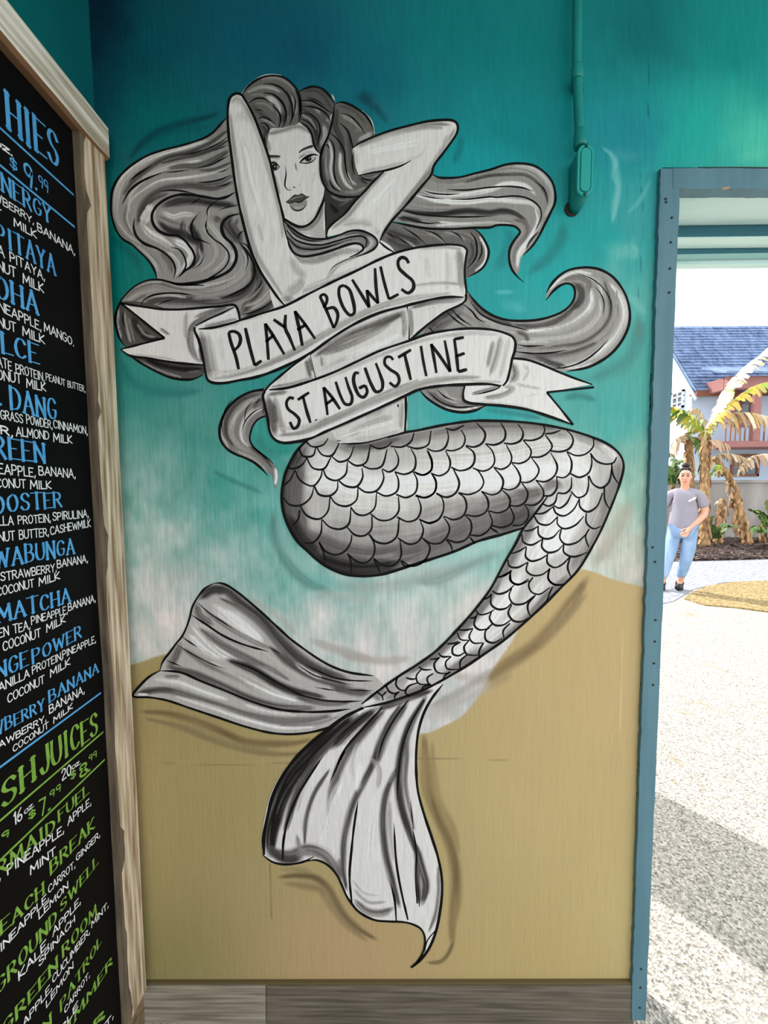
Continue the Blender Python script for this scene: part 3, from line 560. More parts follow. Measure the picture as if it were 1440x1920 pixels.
b.fill('G 715 295 800 230 900 180 1238 66 1239 180 1234 306 980 385 820 388 745 350', .82, [('G 760 290 900 210 1080 130 1220 90', 22, .46, .95), ('G 1210 110 1205 290', 14, .64, .9), ('G 860 330 1000 260 1150 210', 24, .72, .8), ('G 900 360 1050 340 1200 300', 14, .66, .8), ('G 800 340 960 290 1160 240', 10, .9, .8), ('G 950 210 1100 160', 20, .56, .6)], grain=.06)
b.line('G 1237 70 1238 180 1232 304', 4.6, taper=(1, 1)); b.line('G 818 384 900 385 1000 375 1120 345 1240 312', 4.8); b.line('G 727 302 745 345 780 362 822 365', 3.6); b.line('G 1188 128 1186 150', 3.4)
# neck
b.fill('A 570 1270 700 1290 800 1290 900 1180 948 1060 958 1430 955 1475 820 1475 720 1435 640 1372', .72, [('A 620 1330 740 1390 850 1340 930 1180', 15, .48, 1.), ('A 940 1110 935 1400', 9, .78, .8), ('A 720 1420 850 1440', 12, .82, .8)])
b.line('A 948 1065 950 1250 956 1470', 4.6, taper=(1, 1))
b.build('body', mural)

# --- face
f = Sheet(7)
f.fill('A 400 560 470 540 640 520 740 490 800 545 835 600 850 680 905 750 908 850 915 950 942 1060 930 1130 900 1220 850 1310 790 1360 730 1372 670 1350 590 1300 500 1000 440 720', .83, [
  ('A 450 590 600 555 720 530 830 590', 16, .5, .7, 1.), ('A 450 640 480 740', 12, .58, .8), ('A 905 780 898 900 915 1010', 9, .58, .7), ('A 510 930 560 1100', 12, .62, .75), ('A 560 900 590 1000', 8, .68, .5), ('A 820 600 850 700', 8, .62, .6), ('A 690 830 702 900', 4, .5, .8), ('A 600 1290 720 1350 830 1310 910 1180', 8, .72, .7), ('A 850 900 830 1010', 14, .78, .5), ('A 470 790 560 800', 8, .7, .5), ('A 720 790 780 750 850 745', 6, .7, .6)], pitch=1.6, grain=.05)
f.line('A 945 1050 935 1130 900 1222 850 1312 790 1362 730 1374 670 1352 588 1300', 5., taper=(.6, .8)); f.line('A 912 760 905 850 912 945 930 1010 955 1050', 4.2, taper=(1, 1))
f.line('A 604 852 614 925 604 1000 606 1035 632 1062 660 1062', 2.6, taper=(.2, .3)); f.line('A 674 1046 682 1038 692 1042', 2.8); f.line('A 728 1005 729 1030', 2.2); f.line('A 690 840 702 898', 1.8, c=.4)
fo = f.build('face', mural)
e = Sheet(8)
e.fill('A 720 748 738 724 780 700 840 684 842 700 790 718 745 738 726 752', .28, pitch=1.2); 
keep(e.build('eyebrow', None), mural).parent = fo
e = Sheet(8); e.fill('A 466 770 510 768 565 775 568 784 510 790 468 788', .28, pitch=1.2); keep(e.build('eyebrow', None), mural).parent = fo
e = Sheet(8)
e.fill('A 735 832 758 805 800 785 850 772 866 786 840 815 790 832', .74, pitch=1.2); ang = np.linspace(0, 2 * math.pi, 14)[:-1]
cc = P('A 800 800')[0]; e.fill(cc + np.stack([np.cos(ang) * 6.4, np.sin(ang) * 5.2], 1), .2, pitch=1.2, dz=.2); e.fill(cc + np.stack([np.cos(ang) * 2.4, np.sin(ang) * 2.4], 1), .1, pitch=1.2, dz=.3); e.fill(cc + [2, -1.4] + np.stack([np.cos(ang) * .9, np.sin(ang) * .9], 1), .85, pitch=1., dz=.4)
e.line('A 728 836 756 804 800 779 850 763 884 774', 4.6, taper=(.4, .2)); e.line('A 730 833 790 837 842 818 868 788', 2.8); e.line('A 722 800 745 780 780 762', 1.6, c=.3)
for s in ('A 790 780 778 762', 'A 808 778 800 758', 'A 826 772 822 752', 'A 842 768 848 750', 'A 855 768 868 752', 'A 864 772 880 764'): e.line(s, 2.6, taper=(1, .1))
keep(e.build('eye', None), mural).parent = fo
e = Sheet(8)
e.fill('A 480 852 500 840 530 846 560 870 530 890 498 898', .66, pitch=1.2); cc = P('A 515 868')[0]
e.fill(cc + np.stack([np.cos(ang) * 5.4, np.sin(ang) * 5.4], 1), .16, pitch=1.2, dz=.2); e.fill(cc + [1, -.6] + np.stack([np.cos(ang) * 1.6, np.sin(ang) * 1.6], 1), .6, pitch=1., dz=.3)
e.line('A 474 848 500 834 530 842 562 870', 3.); e.line('A 562 870 530 892 492 902', 2.2); e.line('A 482 832 510 822 540 834', 1.6, c=.3)
keep(e.build('eye', None), mural).parent = fo
e = Sheet(8)
e.fill('A 613 1166 660 1126 690 1104 715 1110 745 1094 780 1114 812 1118 770 1142 722 1166 690 1160 640 1174', .33, [('A 640 1150 700 1125 760 1115', 4, .46, .8)], pitch=1.2); e.fill('A 640 1180 690 1170 725 1172 785 1148 790 1180 760 1218 715 1238 670 1226 645 1195', .58, [('A 680 1205 720 1215 760 1190', 5, .66, .9), ('A 650 1200 690 1230 740 1230', 3, .36, .8)], pitch=1.2)
e.line('A 612 1166 640 1176 690 1163 722 1168 765 1146 815 1116', 2.2); e.line('A 642 1190 670 1226 715 1239 760 1220 788 1184', 2.2); e.line('A 615 1164 660 1126 690 1105 715 1110 745 1094 780 1114', 1.6)
keep(e.build('lips', None), mural).parent = fo

# --- locks on the crown and beside the face
k = Sheet(10)
k.fill('A 945 1055 1000 1095 1120 1120 1270 1095 1110 1270 1020 1350 960 1440 952 1300', .26, [('A 980 1180 1060 1260', 8, .16, .9), ('A 990 1110 1080 1150 1180 1130', 7, .5, .8), ('A 1060 1200 1180 1130', 8, .36, .8)])
k.line('A 985 1175 1020 1215 1060 1240', 2.6); k.line('A 1000 1230 1040 1260', 2.2)
k.fill('C 320 670 440 648 545 628 450 722 380 802 330 835 300 830 240 760 280 700', .42, [('C 340 690 430 700 500 660', 7, .56, .8), ('C 300 760 380 780', 7, .3, .8)]); k.line('C 335 672 380 700 450 712', 2.6); k.line('C 320 690 400 740', 2.4)
k.fill('A 1015 335 1080 322 1150 342 1220 382 1280 428 1330 500 1358 570 1370 640 1200 720 1200 880 1240 960 1400 960 1300 1070 1220 1115 1130 1122 1040 1107 970 1070 930 1010 910 940 903 850 906 760 930 690 970 600', .43, [
  ('A 975 650 1000 760 990 900 1020 1000 1080 1070', 10, .68, .95), ('A 1080 430 1180 480 1260 560', 12, .62, .9), ('A 1220 650 1300 600 1340 580', 14, .76, .95), ('A 1070 740 1072 900 1120 1010 1180 1060', 12, .68, .9), ('A 1120 900 1160 990 1210 1020', 8, .72, .9), ('A 1045 370 1030 520 1080 640 1090 760', 15, .26, .95), ('A 1140 560 1160 780 1180 950', 12, .3, .9), ('A 925 790 922 930 970 1045', 9, .3, .9), ('A 1050 350 1180 390 1290 500', 9, .3, .85), ('A 950 700 945 850 970 980', 7, .6, .8), ('A 1220 980 1300 1010', 12, .38, .8), ('A 1100 1080 1200 1080 1280 1040', 8, .6, .8), ('A 1190 560 1280 560', 14, .5, .7)], dz=.1, pitch=1.5)
k.fill('A 715 240 770 208 840 190 910 205 960 245 1000 300 1026 350 1012 430 1000 500 970 600 930 690 908 762 870 725 845 665 835 600 800 550 735 490 730 350', .38, [
  ('A 930 510 945 600 905 700', 12, .72, 1.), ('A 850 375 930 440 975 490', 10, .56, .9), ('A 1000 420 985 510', 7, .78, .9), ('A 740 370 840 460 870 590 880 700', 12, .26, .95), ('A 760 230 860 220 950 280 1000 380', 14, .36, .8), ('A 745 330 850 330 950 400', 7, .52, .8), ('A 740 430 820 470 870 560', 6, .56, .8), ('A 900 400 960 470', 8, .3, .7)], dz=.2, pitch=1.5)
k.fill('A 235 255 290 188 360 133 440 101 530 96 600 115 660 160 705 215 730 280 738 360 737 440 715 500 690 512 640 525 560 540 490 545 465 600 445 700 380 600 290 380', .43, [
  ('A 440 275 510 305 550 370 555 440', 14, .76, 1.), ('A 280 240 400 195 500 205 570 240', 10, .62, .9), ('A 660 260 690 340 690 420', 8, .66, .9), ('A 600 410 590 500', 12, .26, .9), ('A 330 345 400 420 490 500', 20, .36, .9), ('A 400 130 520 120 630 170 690 250', 12, .5, .8), ('A 360 330 450 340 510 400', 7, .56, .8), ('A 620 220 650 330 640 440', 8, .3, .8), ('A 400 460 480 490 530 530', 7, .62, .8), ('A 400 520 440 560 430 620', 12, .3, .9), ('A 500 330 545 400', 7, .3, .8), ('A 560 300 610 380 620 460', 7, .6, .8), ('A 470 560 600 540 700 510', 8, .5, .7), ('A 310 270 380 260 430 270', 7, .55, .8)], dz=.3, pitch=1.5)
k.line('A 238 252 290 186 360 130 440 97 530 91 575 97', 3., c=.85, dz=.6); k.line('A 1000 255 1025 310', 3., c=.8, dz=.6); k.line('A 1255 390 1330 480 1362 590', 3.4, c=.82, dz=.6)
for s, w in (('A 240 258 290 192 360 137 440 104 530 98 600 116 660 161 705 216 730 280 738 360 735 440 718 497', 4.4), ('A 715 240 770 209 840 190 910 205 960 245 1000 300 1024 345', 4.4), ('A 1022 338 1080 322 1150 342 1220 382 1280 428 1330 500 1355 570', 4.4), ('A 1024 345 1010 440 990 540 970 605 930 692 908 762', 4.2), ('A 730 490 790 530 832 600 845 665 870 725 908 760', 4.2), ('A 972 605 930 690 907 770 903 850 910 940 930 1010 970 1070 1040 1107 1130 1122 1220 1115 1262 1092', 4.6),
  ('A 300 330 350 295 410 288 450 303 475 325', 3.6), ('A 420 167 500 170 570 200 620 250 655 320 668 400 660 470 640 512', 4.), ('A 425 242 500 255 560 300 600 360 615 430 600 500 582 540', 4.4), ('A 500 350 540 390 565 440 565 490 550 538', 4.4), ('A 350 395 390 388 420 400', 2.6), ('A 370 462 430 450 490 480 525 512', 3.), ('A 385 505 430 500 465 535 460 570 435 585', 3.2), ('A 690 215 722 290 728 380 715 470', 3.6), ('A 660 240 690 310 685 400 670 460', 2.8), ('A 430 600 440 680', 2.6),
  ('A 738 308 830 310 900 350 960 390 1005 415', 4.), ('A 738 355 850 365 930 400 978 460 992 520', 3.4), ('A 742 412 820 425 880 480 902 560 888 640 880 700', 3.4), ('A 738 462 800 490 850 550 865 600', 3.2), ('A 780 280 860 300 940 350', 2.6),
  ('A 1080 415 1150 438 1220 500 1285 595', 3.2), ('A 1060 490 1130 560 1160 640 1177 720 1172 850 1195 935', 3.6), ('A 985 578 1050 640 1100 720 1112 830 1132 940 1170 1010', 3.4), ('A 972 622 1012 680 1022 780 1017 900 1040 1000 1085 1060', 3.2), ('A 945 690 960 680 985 720', 2.4), ('A 980 980 1010 1040 1070 1080', 4.), ('A 1225 945 1290 920 1330 915', 3.), ('A 1240 960 1300 980 1340 985', 2.6)):
    k.line(s, w, dz=.8, taper=(.3, .25))
k.build('hair_lock', mural)

# --- arms
a = Sheet(12)
a.fill('A 190 250 240 262 300 358 350 460 400 590 440 700 480 830 510 960 550 1130 590 1290 612 1410 E 1360 190 1390 290 1440 360 1500 420 1420 680 1335 692 1290 640 1220 540 1150 430 1090 300 1050 150 A 250 1330 215 1180 180 980 150 750 130 600 122 430 130 320 150 275', .85, [
  ('A 140 420 160 600 200 900 240 1150 300 1400 E 1120 300 1240 500 1320 620', 11, .64, .85), ('A 280 370 390 620 460 860 520 1080 570 1300 E 1320 180', 10, .66, .85), ('A 150 330 200 290 260 350 330 480', 12, .66, .85), ('A 180 330 230 320', 14, .74, .6), ('A 190 480 260 420 320 500', 16, .72, .5), ('A 240 620 300 900 380 1200', 14, .78, .6), ('E 1340 600 1420 560 1480 480', 20, .66, .8), ('E 1380 330 1440 440 1500 470', 16, .7, .8), ('E 1320 640 1400 640', 14, .58, .8), ('A 270 700 330 1000 420 1300', 8, .92, .7), ('A 380 1350 420 1500', 8, .72, .5)], pitch=1.7, grain=.06, dry=.4, wide=1.4)
for s, w in (('A 243 262 300 358 350 460 400 590 440 700 480 830 510 960 550 1130 590 1290 612 1410 E 1360 190 1390 290', 4.8), ('A 245 264 215 250 185 250 150 272 130 315 121 430 130 600 150 750 180 980 215 1180 250 1330 300 1520 E 1090 300 1150 430 1220 540 1290 640 1336 692', 5.)):
    a.line(s, w, taper=(1, .5))
a.build('arm', mural)
a = Sheet(12)
a.fill('C 280 435 330 400 450 345 600 290 750 250 900 215 1020 203 1110 205 1150 225 1162 260 1155 310 1120 370 1040 480 960 590 940 660 850 770 760 880 680 970 600 1060 540 1150 505 1222 480 1240 400 1180 200 1160 58 1180 62 1135 100 1080 200 1000 300 880 380 800 450 720 545 632 560 625 440 645 330 672 300 620 285 550', .85, [
  ('C 320 430 450 370 600 315 800 265 960 235 1090 240', 13, .60, .9), ('C 700 300 900 270 1040 270', 8, .66, .7), ('C 1140 280 1000 520 850 740 700 930 560 1120 510 1200', 13, .62, .9), ('C 960 600 800 790 660 960', 8, .54, .8), ('C 340 650 450 625 580 600 700 560', 9, .68, .85), ('C 560 640 430 760 250 990 100 1120', 11, .66, .85), ('C 300 480 310 580', 10, .7, .8), ('C 180 1080 320 1060 440 1090', 14, .7, .7), ('C 700 560 860 500 900 400', 10, .78, .5), ('C 1080 330 1050 430', 10, .72, .6), ('C 420 470 640 420 860 370', 16, .90, .7), ('C 640 700 460 900 300 1050', 16, .9, .7), ('C 460 1150 500 1130', 14, .7, .7)], pitch=1.7, grain=.06, dry=.4, wide=1.4)
for s, w in (('C 278 438 330 400 450 345 600 290 750 250 900 215 1020 203 1110 205 1150 225 1163 260 1155 310 1120 370 1040 480 960 590 940 660 850 770 760 880 680 970 600 1060 540 1150 505 1222', 4.8), ('C 325 672 440 646 560 626 680 590 768 545', 4.), ('C 545 632 450 722 380 802 300 882 200 1002 100 1082 65 1130 56 1178', 4.4)):
    a.line(s, w, taper=(.5, .4))
a.line('C 285 450 284 550 300 620 325 668', 3., c=.3)
a.build('arm', mural)

# --- lock lying across the chest
c = Sheet(14)
c.fill('F 182 -84 230 -40 274 -8 350 23 449 27 530 5 602 -23 663 -27 720 -10 769 23 781 53 765 85 731 107 640 147 590 160 640 125 688 95 688 72 650 56 600 62 500 95 400 125 300 138 245 118 215 70 196 0', .52, [
  ('F 200 -30 260 30 360 60 460 45 560 20 660 0', 11, .72, .9), ('F 210 20 270 80 380 90 500 65 620 30', 9, .36, .9), ('F 220 60 280 115 400 110 500 80 600 45 680 40', 6, .64, .8), ('F 720 10 750 50 720 90 660 125', 9, .78, .9), ('F 690 10 720 50 700 90', 8, .5, .8), ('F 220 -20 300 20 400 40', 6, .38, .8), ('F 560 5 660 -12 730 10', 5, .34, .7)], pitch=1.6)
for s, w in (('F 182 -86 230 -42 274 -9 350 23 449 27 530 5 602 -23 663 -27 720 -10 769 23 782 53 765 85 731 108 640 145', 4.), ('F 200 10 215 70 245 118 300 139 400 126 500 96 600 62 650 56 683 70 690 92 660 118 600 145', 4.4), ('F 196 -30 250 30 330 60 420 65 520 40 610 15 680 10 710 30 705 70 680 100', 3.4), ('F 200 15 260 75 340 95 440 85 540 55', 3.), ('F 198 -60 260 5 340 38 430 42', 2.6)):
    c.line(s, w, taper=(.5, .25))
c.build('hair_lock', mural)

# --- tail fins and tail
t = Sheet(16)
t.fill('J 520 105 560 102 600 115 660 155 740 220 830 300 900 365 960 420 1040 480 1120 535 1200 580 1300 615 1440 635 1500 700 1440 800 1380 822 1260 895 1200 925 1100 955 980 970 850 962 700 925 550 875 400 825 250 775 150 758 60 750 110 680 160 635 215 605 230 555 270 500 315 440 340 410 365 360 385 300 400 240 430 185 470 135', .70, [
  ('J 480 150 580 140 680 220 800 310 900 420 1000 520 1100 590 1300 660', 24, .34, 1.), ('J 440 190 520 140 600 150', 20, .3, .95), ('J 420 220 440 290 520 340', 16, .42, .9), ('J 560 190 700 260 820 370 900 470 980 560', 12, .46, .9), ('J 520 230 620 310 720 390 800 450', 28, .86, 1., .8), ('J 600 260 720 350 800 430', 18, .88, 1.), ('J 470 260 600 350 720 420 850 480', 10, .46, .9), ('J 410 310 520 380 640 440 760 490', 8, .7, .8),
  ('J 850 470 960 560 1100 640 1300 700', 18, .36, 1.), ('J 990 560 1080 620 1150 650', 10, .82, .95), ('J 400 330 480 420 560 500 640 540', 26, .84, 1., .8), ('J 380 400 470 480 560 540', 16, .82, .9), ('J 440 360 560 450 700 530 820 580', 15, .4, .95), ('J 600 540 750 600 880 680 1000 730 1160 760', 18, .24, 1.), ('J 520 430 700 520 860 600 960 660', 12, .46, .85), ('J 780 480 900 570 1050 660', 10, .68, .7),
  ('J 330 450 300 520 260 590', 20, .42, .9), ('J 350 480 480 560 620 620 760 690 880 750', 18, .52, .95), ('J 260 580 400 620 560 690 740 770 900 815 1100 820', 17, .38, .95), ('J 500 550 680 640 820 710 960 770', 15, .76, .9), ('J 700 670 860 740 1000 780', 12, .8, .9), ('J 1000 760 1150 790 1300 790', 12, .4, .9), ('J 1200 700 1350 730 1420 730', 16, .36, .9),
  ('J 110 715 250 715 400 760 560 810 720 860 880 890 1050 890 1200 860', 18, .48, 1.), ('J 80 735 200 720 300 720', 12, .3, .9), ('J 180 650 300 660 460 720 600 770', 16, .82, .95), ('J 240 640 330 640', 10, .5, .8), ('J 300 750 500 810 700 880 900 930 1100 930', 10, .84, .95), ('J 700 800 850 845 1000 865', 10, .8, .8), ('J 900 920 1100 910 1240 870', 8, .54, .8), ('J 1180 860 1300 820', 12, .7, .8), ('J 80 742 150 748', 8, .88, .9)], pitch=1.7, dry=.7, wide=1.3)
t.line('J 520 105 560 102 600 115 660 155 740 220 830 300 900 365 960 420 1040 480 1120 535 1200 580 1300 615 1440 635', 4.4); t.line('J 1400 805 1260 895 1200 925 1100 955 980 970 850 962 700 925 550 875 400 825 250 775 150 758 60 750 110 680 160 635 215 605', 4.4)
t.line('J 213 605 230 555 270 500 315 440 340 410 365 360 385 300 400 240 430 185 470 135 520 105', 3.8)
for s, w in (('J 215 605 330 615 450 665 600 725 750 785 900 828 1050 842 1200 838 1310 825', 4.4), ('J 395 285 480 340 570 400 680 450 840 497', 4.), ('J 420 205 500 275 590 335 650 375', 2.6), ('J 340 410 390 445 430 470', 3.2), ('J 310 455 400 510 500 562 600 600', 2.2), ('J 250 545 340 582', 2.6), ('J 610 545 750 595 900 680 1000 735 1120 770 1240 782 1380 780', 3.4), ('J 990 560 1100 630 1250 672 1330 690', 2.2), ('J 1050 570 1200 640 1300 660 1440 665', 3.), ('J 1300 715 1440 720', 2.8), ('J 840 470 910 510', 2.2), ('J 1100 700 1250 725', 2.2)):
    t.line(s, w, taper=(.25, .15))
t.build('tail_fin', mural)
t = Sheet(18)
finp = 'K 1270 10 1200 100 1150 190 1115 300 1100 420 1098 560 1110 700 1150 850 1200 1000 1240 1130 1262 1250 1265 1350 1250 1480 1225 1600 1180 1710 1120 1790 1070 1835 1105 1795 1140 1740 1155 1680 1150 1620 1125 1580 1080 1555 1020 1540 920 1535 840 1528 780 1505 720 1465 680 1415 650 1370 620 1300 590 1240 550 1190 500 1155 450 1140 385 1150 330 1162 240 1168 170 1150 115 1108 118 1000 140 870 180 720 240 600 320 490 420 390 530 300 640 220 740 165 880 100 1050 50 1180 20'
t.fill(finp, .84, [
  ('K 700 210 560 330 430 450 300 610 220 760 170 930 160 1100', 34, .17, 1., .5), ('K 760 200 600 340 470 480 370 620 300 780 250 950', 14, .36, .95), ('K 840 170 700 280 560 420', 22, .24, .95), ('K 180 1080 280 1110 400 1070 500 1100 570 1180 620 1280', 26, .44, 1.), ('K 140 1050 240 1130 360 1130', 20, .3, 1.), ('K 330 980 360 1080 460 1110', 12, .56, .9),
  ('K 900 170 760 320 660 450 600 560 560 700 530 850', 20, .42, 1.), ('K 860 200 720 350 640 470', 12, .3, .9), ('K 1000 140 920 260 860 400 820 520 760 640 690 780 650 920 630 1050 630 1200 650 1330', 15, .30, 1.), ('K 1040 130 950 260 880 400 850 520', 18, .4, .95), ('K 480 500 380 640 310 800 270 950', 8, .34, .9), ('K 540 560 440 720 390 880 380 1040', 10, .36, .95), ('K 470 520 380 680 330 830', 8, .8, .8),
  ('K 620 620 540 800 500 1000', 18, .86, .8), ('K 980 540 910 700 885 880 900 1080 940 1260 990 1440', 16, .34, 1.), ('K 930 760 930 950 950 1150', 10, .66, .8), ('K 1160 90 1060 270 1010 420 985 600 1000 780 1050 950 1100 1100', 18, .28, 1.), ('K 1120 170 1050 320 1040 480 1030 650 1060 820 1090 950', 10, .46, .9), ('K 1090 1030 1130 1180 1160 1300 1140 1420', 18, .3, .95), ('K 1100 1120 1110 1300 1120 1420', 12, .36, .9),
  ('K 1240 1180 1245 1350 1220 1500 1180 1600', 10, .5, .9), ('K 700 1400 780 1470 880 1480 950 1450', 17, .46, .95), ('K 700 1330 790 1410 900 1410', 8, .66, .9), ('K 690 1270 760 1350 860 1370', 5, .7, .8), ('K 960 560 920 650', 8, .56, .6), ('K 800 480 860 560 850 680', 12, .62, .7), ('K 720 380 680 520 700 640', 10, .74, .6), ('K 850 170 960 130 1100 80 1200 50', 16, .3, .95), ('K 1150 1690 1120 1760', 5, .3, .8), ('K 740 520 720 700', 14, .9, .7), ('K 600 1130 625 1240', 10, .4, .8), ('K 820 900 800 1150', 30, .88, .6)], pitch=1.7, dry=.7, wide=1.25)
t.line('K 320 480 230 600 170 720 130 870 108 1000', 3.6, c=.86, dz=.4)
t.line('K 1270 10 1200 100 1150 190 1115 300 1100 420 1098 560 1110 700 1150 850 1200 1000 1240 1130 1262 1250 1265 1350 1250 1480 1225 1600 1180 1710 1120 1790 1070 1835', 5.); t.line('K 1062 1832 1105 1795 1140 1740 1155 1680 1150 1620 1125 1580 1080 1555 1020 1540 920 1535 840 1528 780 1505 720 1465 680 1415 650 1370 620 1300 590 1240 550 1190 500 1155 450 1140 385 1150', 4.4)
t.line('K 440 1118 390 1145 330 1162 240 1168 170 1150 112 1108', 4.4); t.line('K 120 1108 118 1000 140 870 180 720 240 600 320 490 420 390 530 300 640 220 760 160', 6.4, taper=(.6, .8))
for s, w in (('K 240 1140 245 1020 275 880 330 740 400 620 500 470', 4.6), ('K 684 1415 670 1250 685 1050 705 880 725 760', 4.4), ('K 970 1530 960 1400 930 1270', 4.), ('K 1045 1525 1000 1330 970 1150 955 900', 4.), ('K 1105 1420 1095 1250 1100 1100 1075 930', 3.4), ('K 1120 1440 1112 1340 1105 1250', 2.6), ('K 880 160 760 290 640 430 580 560 545 640', 4.2), ('K 1050 110 960 230 890 360 850 490', 3.6), ('K 790 190 640 310 580 370', 3.), ('K 640 440 590 530', 5.), ('K 1150 110 1060 270 1005 430 985 600 975 760', 3.4), ('K 265 620 200 780 165 930', 2.6), ('K 1225 1590 1170 1660 1150 1760', 2.4), ('K 1080 940 1060 760', 2.6)):
    t.line(s, w, taper=(.7, .12))
t.build('tail_fin', mural)

t = Sheet(20)
tail = ('G 735 290 660 335 600 362 545 420 500 490 465 570 445 660 440 740 455 840 490 930 540 1010 600 1070 680 1140 760 1190 850 1225 960 1235 1080 1225 1200 1190 1320 1150 H 100 1125 250 1075 400 1010 560 965 690 925 '
        '640 1030 570 1150 490 1300 I 840 190 760 290 660 400 560 500 450 580 340 650 220 735 120 815 120 830 140 836 250 810 370 772 480 732 600 670 720 600 840 520 960 435 1060 350 1180 240 1290 130 1370 50 '
        'H 1060 1170 1120 1070 1180 960 1250 800 1310 640 1335 530 1325 480 1290 430 1230 385 1140 345 1000 300 820 262 680 245 500 237 380 237 200 260 0 300 G 1240 310 1000 377 900 390 820 386')
DK = .36
t.fill(tail, .74, [
  ('H 0 480 300 480 600 450 850 400 1050 420 1200 480', 40, .82, .9), ('G 560 640 760 620 960 680 1200 640 1440 620 H 300 600 550 600 800 560 1000 560', 56, .93, 1., .9), ('G 620 560 700 520 860 560 1000 600', 40, .90, .9), ('G 760 760 1000 760 1300 780', 30, .84, .8), ('H 900 480 1050 540 1120 640', 40, .90, .9),
  ('G 590 400 520 520 480 660 475 800 530 960 640 1080 800 1180 960 1215 1120 1200', 40, .22, 1., .8), ('G 560 500 520 650 520 800 590 960', 34, .42, .9), ('G 560 960 700 1040 860 1100 1040 1120 1250 1080 1440 1030', 50, .42, 1.), ('G 640 1110 800 1180 1000 1200 1200 1160', 30, .18, .95), ('G 700 900 900 960 1150 960 1400 930', 34, .62, .85), ('G 480 850 560 1000 680 1110', 22, .2, .9),
  ('H 0 1080 200 1000 400 920 600 880 720 850', 56, .44, 1.), ('H -40 1140 160 1080 380 990', 14, .5, .8), ('H 250 870 450 820 650 760 800 720', 46, .50, .95), ('H 500 890 680 860 760 780', 30, .34, .95), ('H 640 700 760 700 820 680', 18, .42, .8), ('H 0 860 200 800 420 760', 22, .62, .8), ('H 640 660 720 640 780 640', 14, .78, .7),
  ('H 0 350 200 300 500 275 800 290 1000 330', 26, .62, 1.), ('H 100 320 400 265 700 265 900 290', 12, .46, .9), ('G 760 380 900 410 1100 380 1300 340 1440 310', 20, .56, .95), ('G 840 395 1000 400 1200 350', 10, .4, .85), ('G 640 400 740 380 820 400', 16, .66, .8), ('H 1000 315 1150 370 1270 450', 16, .58, .95), ('H 1180 390 1260 450 1290 500', 10, .86, .9),
  ('H 1310 480 1280 640 1220 780 1150 920 1080 1060 1000 1200', 28, .54, 1.), ('H 1180 760 1100 940 1000 1120', 20, .70, .9), ('H 960 720 900 820 840 920 760 1060 680 1200', 46, .88, 1.), ('H 1020 640 1060 720 1000 860 920 1000 840 1120', 34, .92, 1.), ('H 760 880 680 1000 600 1130 520 1260', 22, .52, 1.), ('H 820 680 880 640 940 660', 14, .5, .9), ('H 840 760 800 840 760 900', 14, .66, .8),
  ('I 1340 60 1200 200 1060 330 900 450 740 560 600 650', 22, .50, 1.), ('I 1060 40 940 220 820 370 690 490 560 590', 30, .90, 1.), ('I 940 60 850 200 760 310 640 430 520 540 380 630', 20, .46, 1.), ('I 1200 80 1080 240 930 380 780 500', 20, .84, .9), ('I 400 650 300 720 220 770', 16, .62, .9), ('I 260 790 380 750 520 700', 14, .5, .9), ('I 130 820 200 790', 9, .86, .9), ('I 560 600 460 650 380 710', 12, .84, .9), ('I 250 720 200 770 230 790', 8, .5, .8),
 ], pitch=1.7, grain=.06, dry=.3, wide=1.7)
t.line('G 603 360 545 420 500 490 465 570 445 660 440 740 455 840 490 930 540 1010 600 1070 680 1140 760 1190 850 1225 960 1235 1080 1225 1200 1190 1320 1150 H 100 1125 250 1075 400 1010 560 965 690 925', 5.4, taper=(.8, .8))
t.line('H 845 725 760 840 690 930 640 1030 570 1150 490 1300 I 840 190 760 290 660 400 560 500 450 580 340 650 220 735 118 815', 4.6, taper=(.4, .5)); t.line('I 130 834 250 810 370 772 480 732 600 670 720 600 840 520 960 435 1060 350 1180 240 1290 130 1370 50 H 1060 1170 1120 1070 1180 960 1250 800 1310 640 1335 530 1325 480 1290 430 1230 385 1140 345 1000 300 820 262 680 245 500 237 380 237 200 260 0 300 G 1240 310 1120 345', 5., taper=(.3, .6))
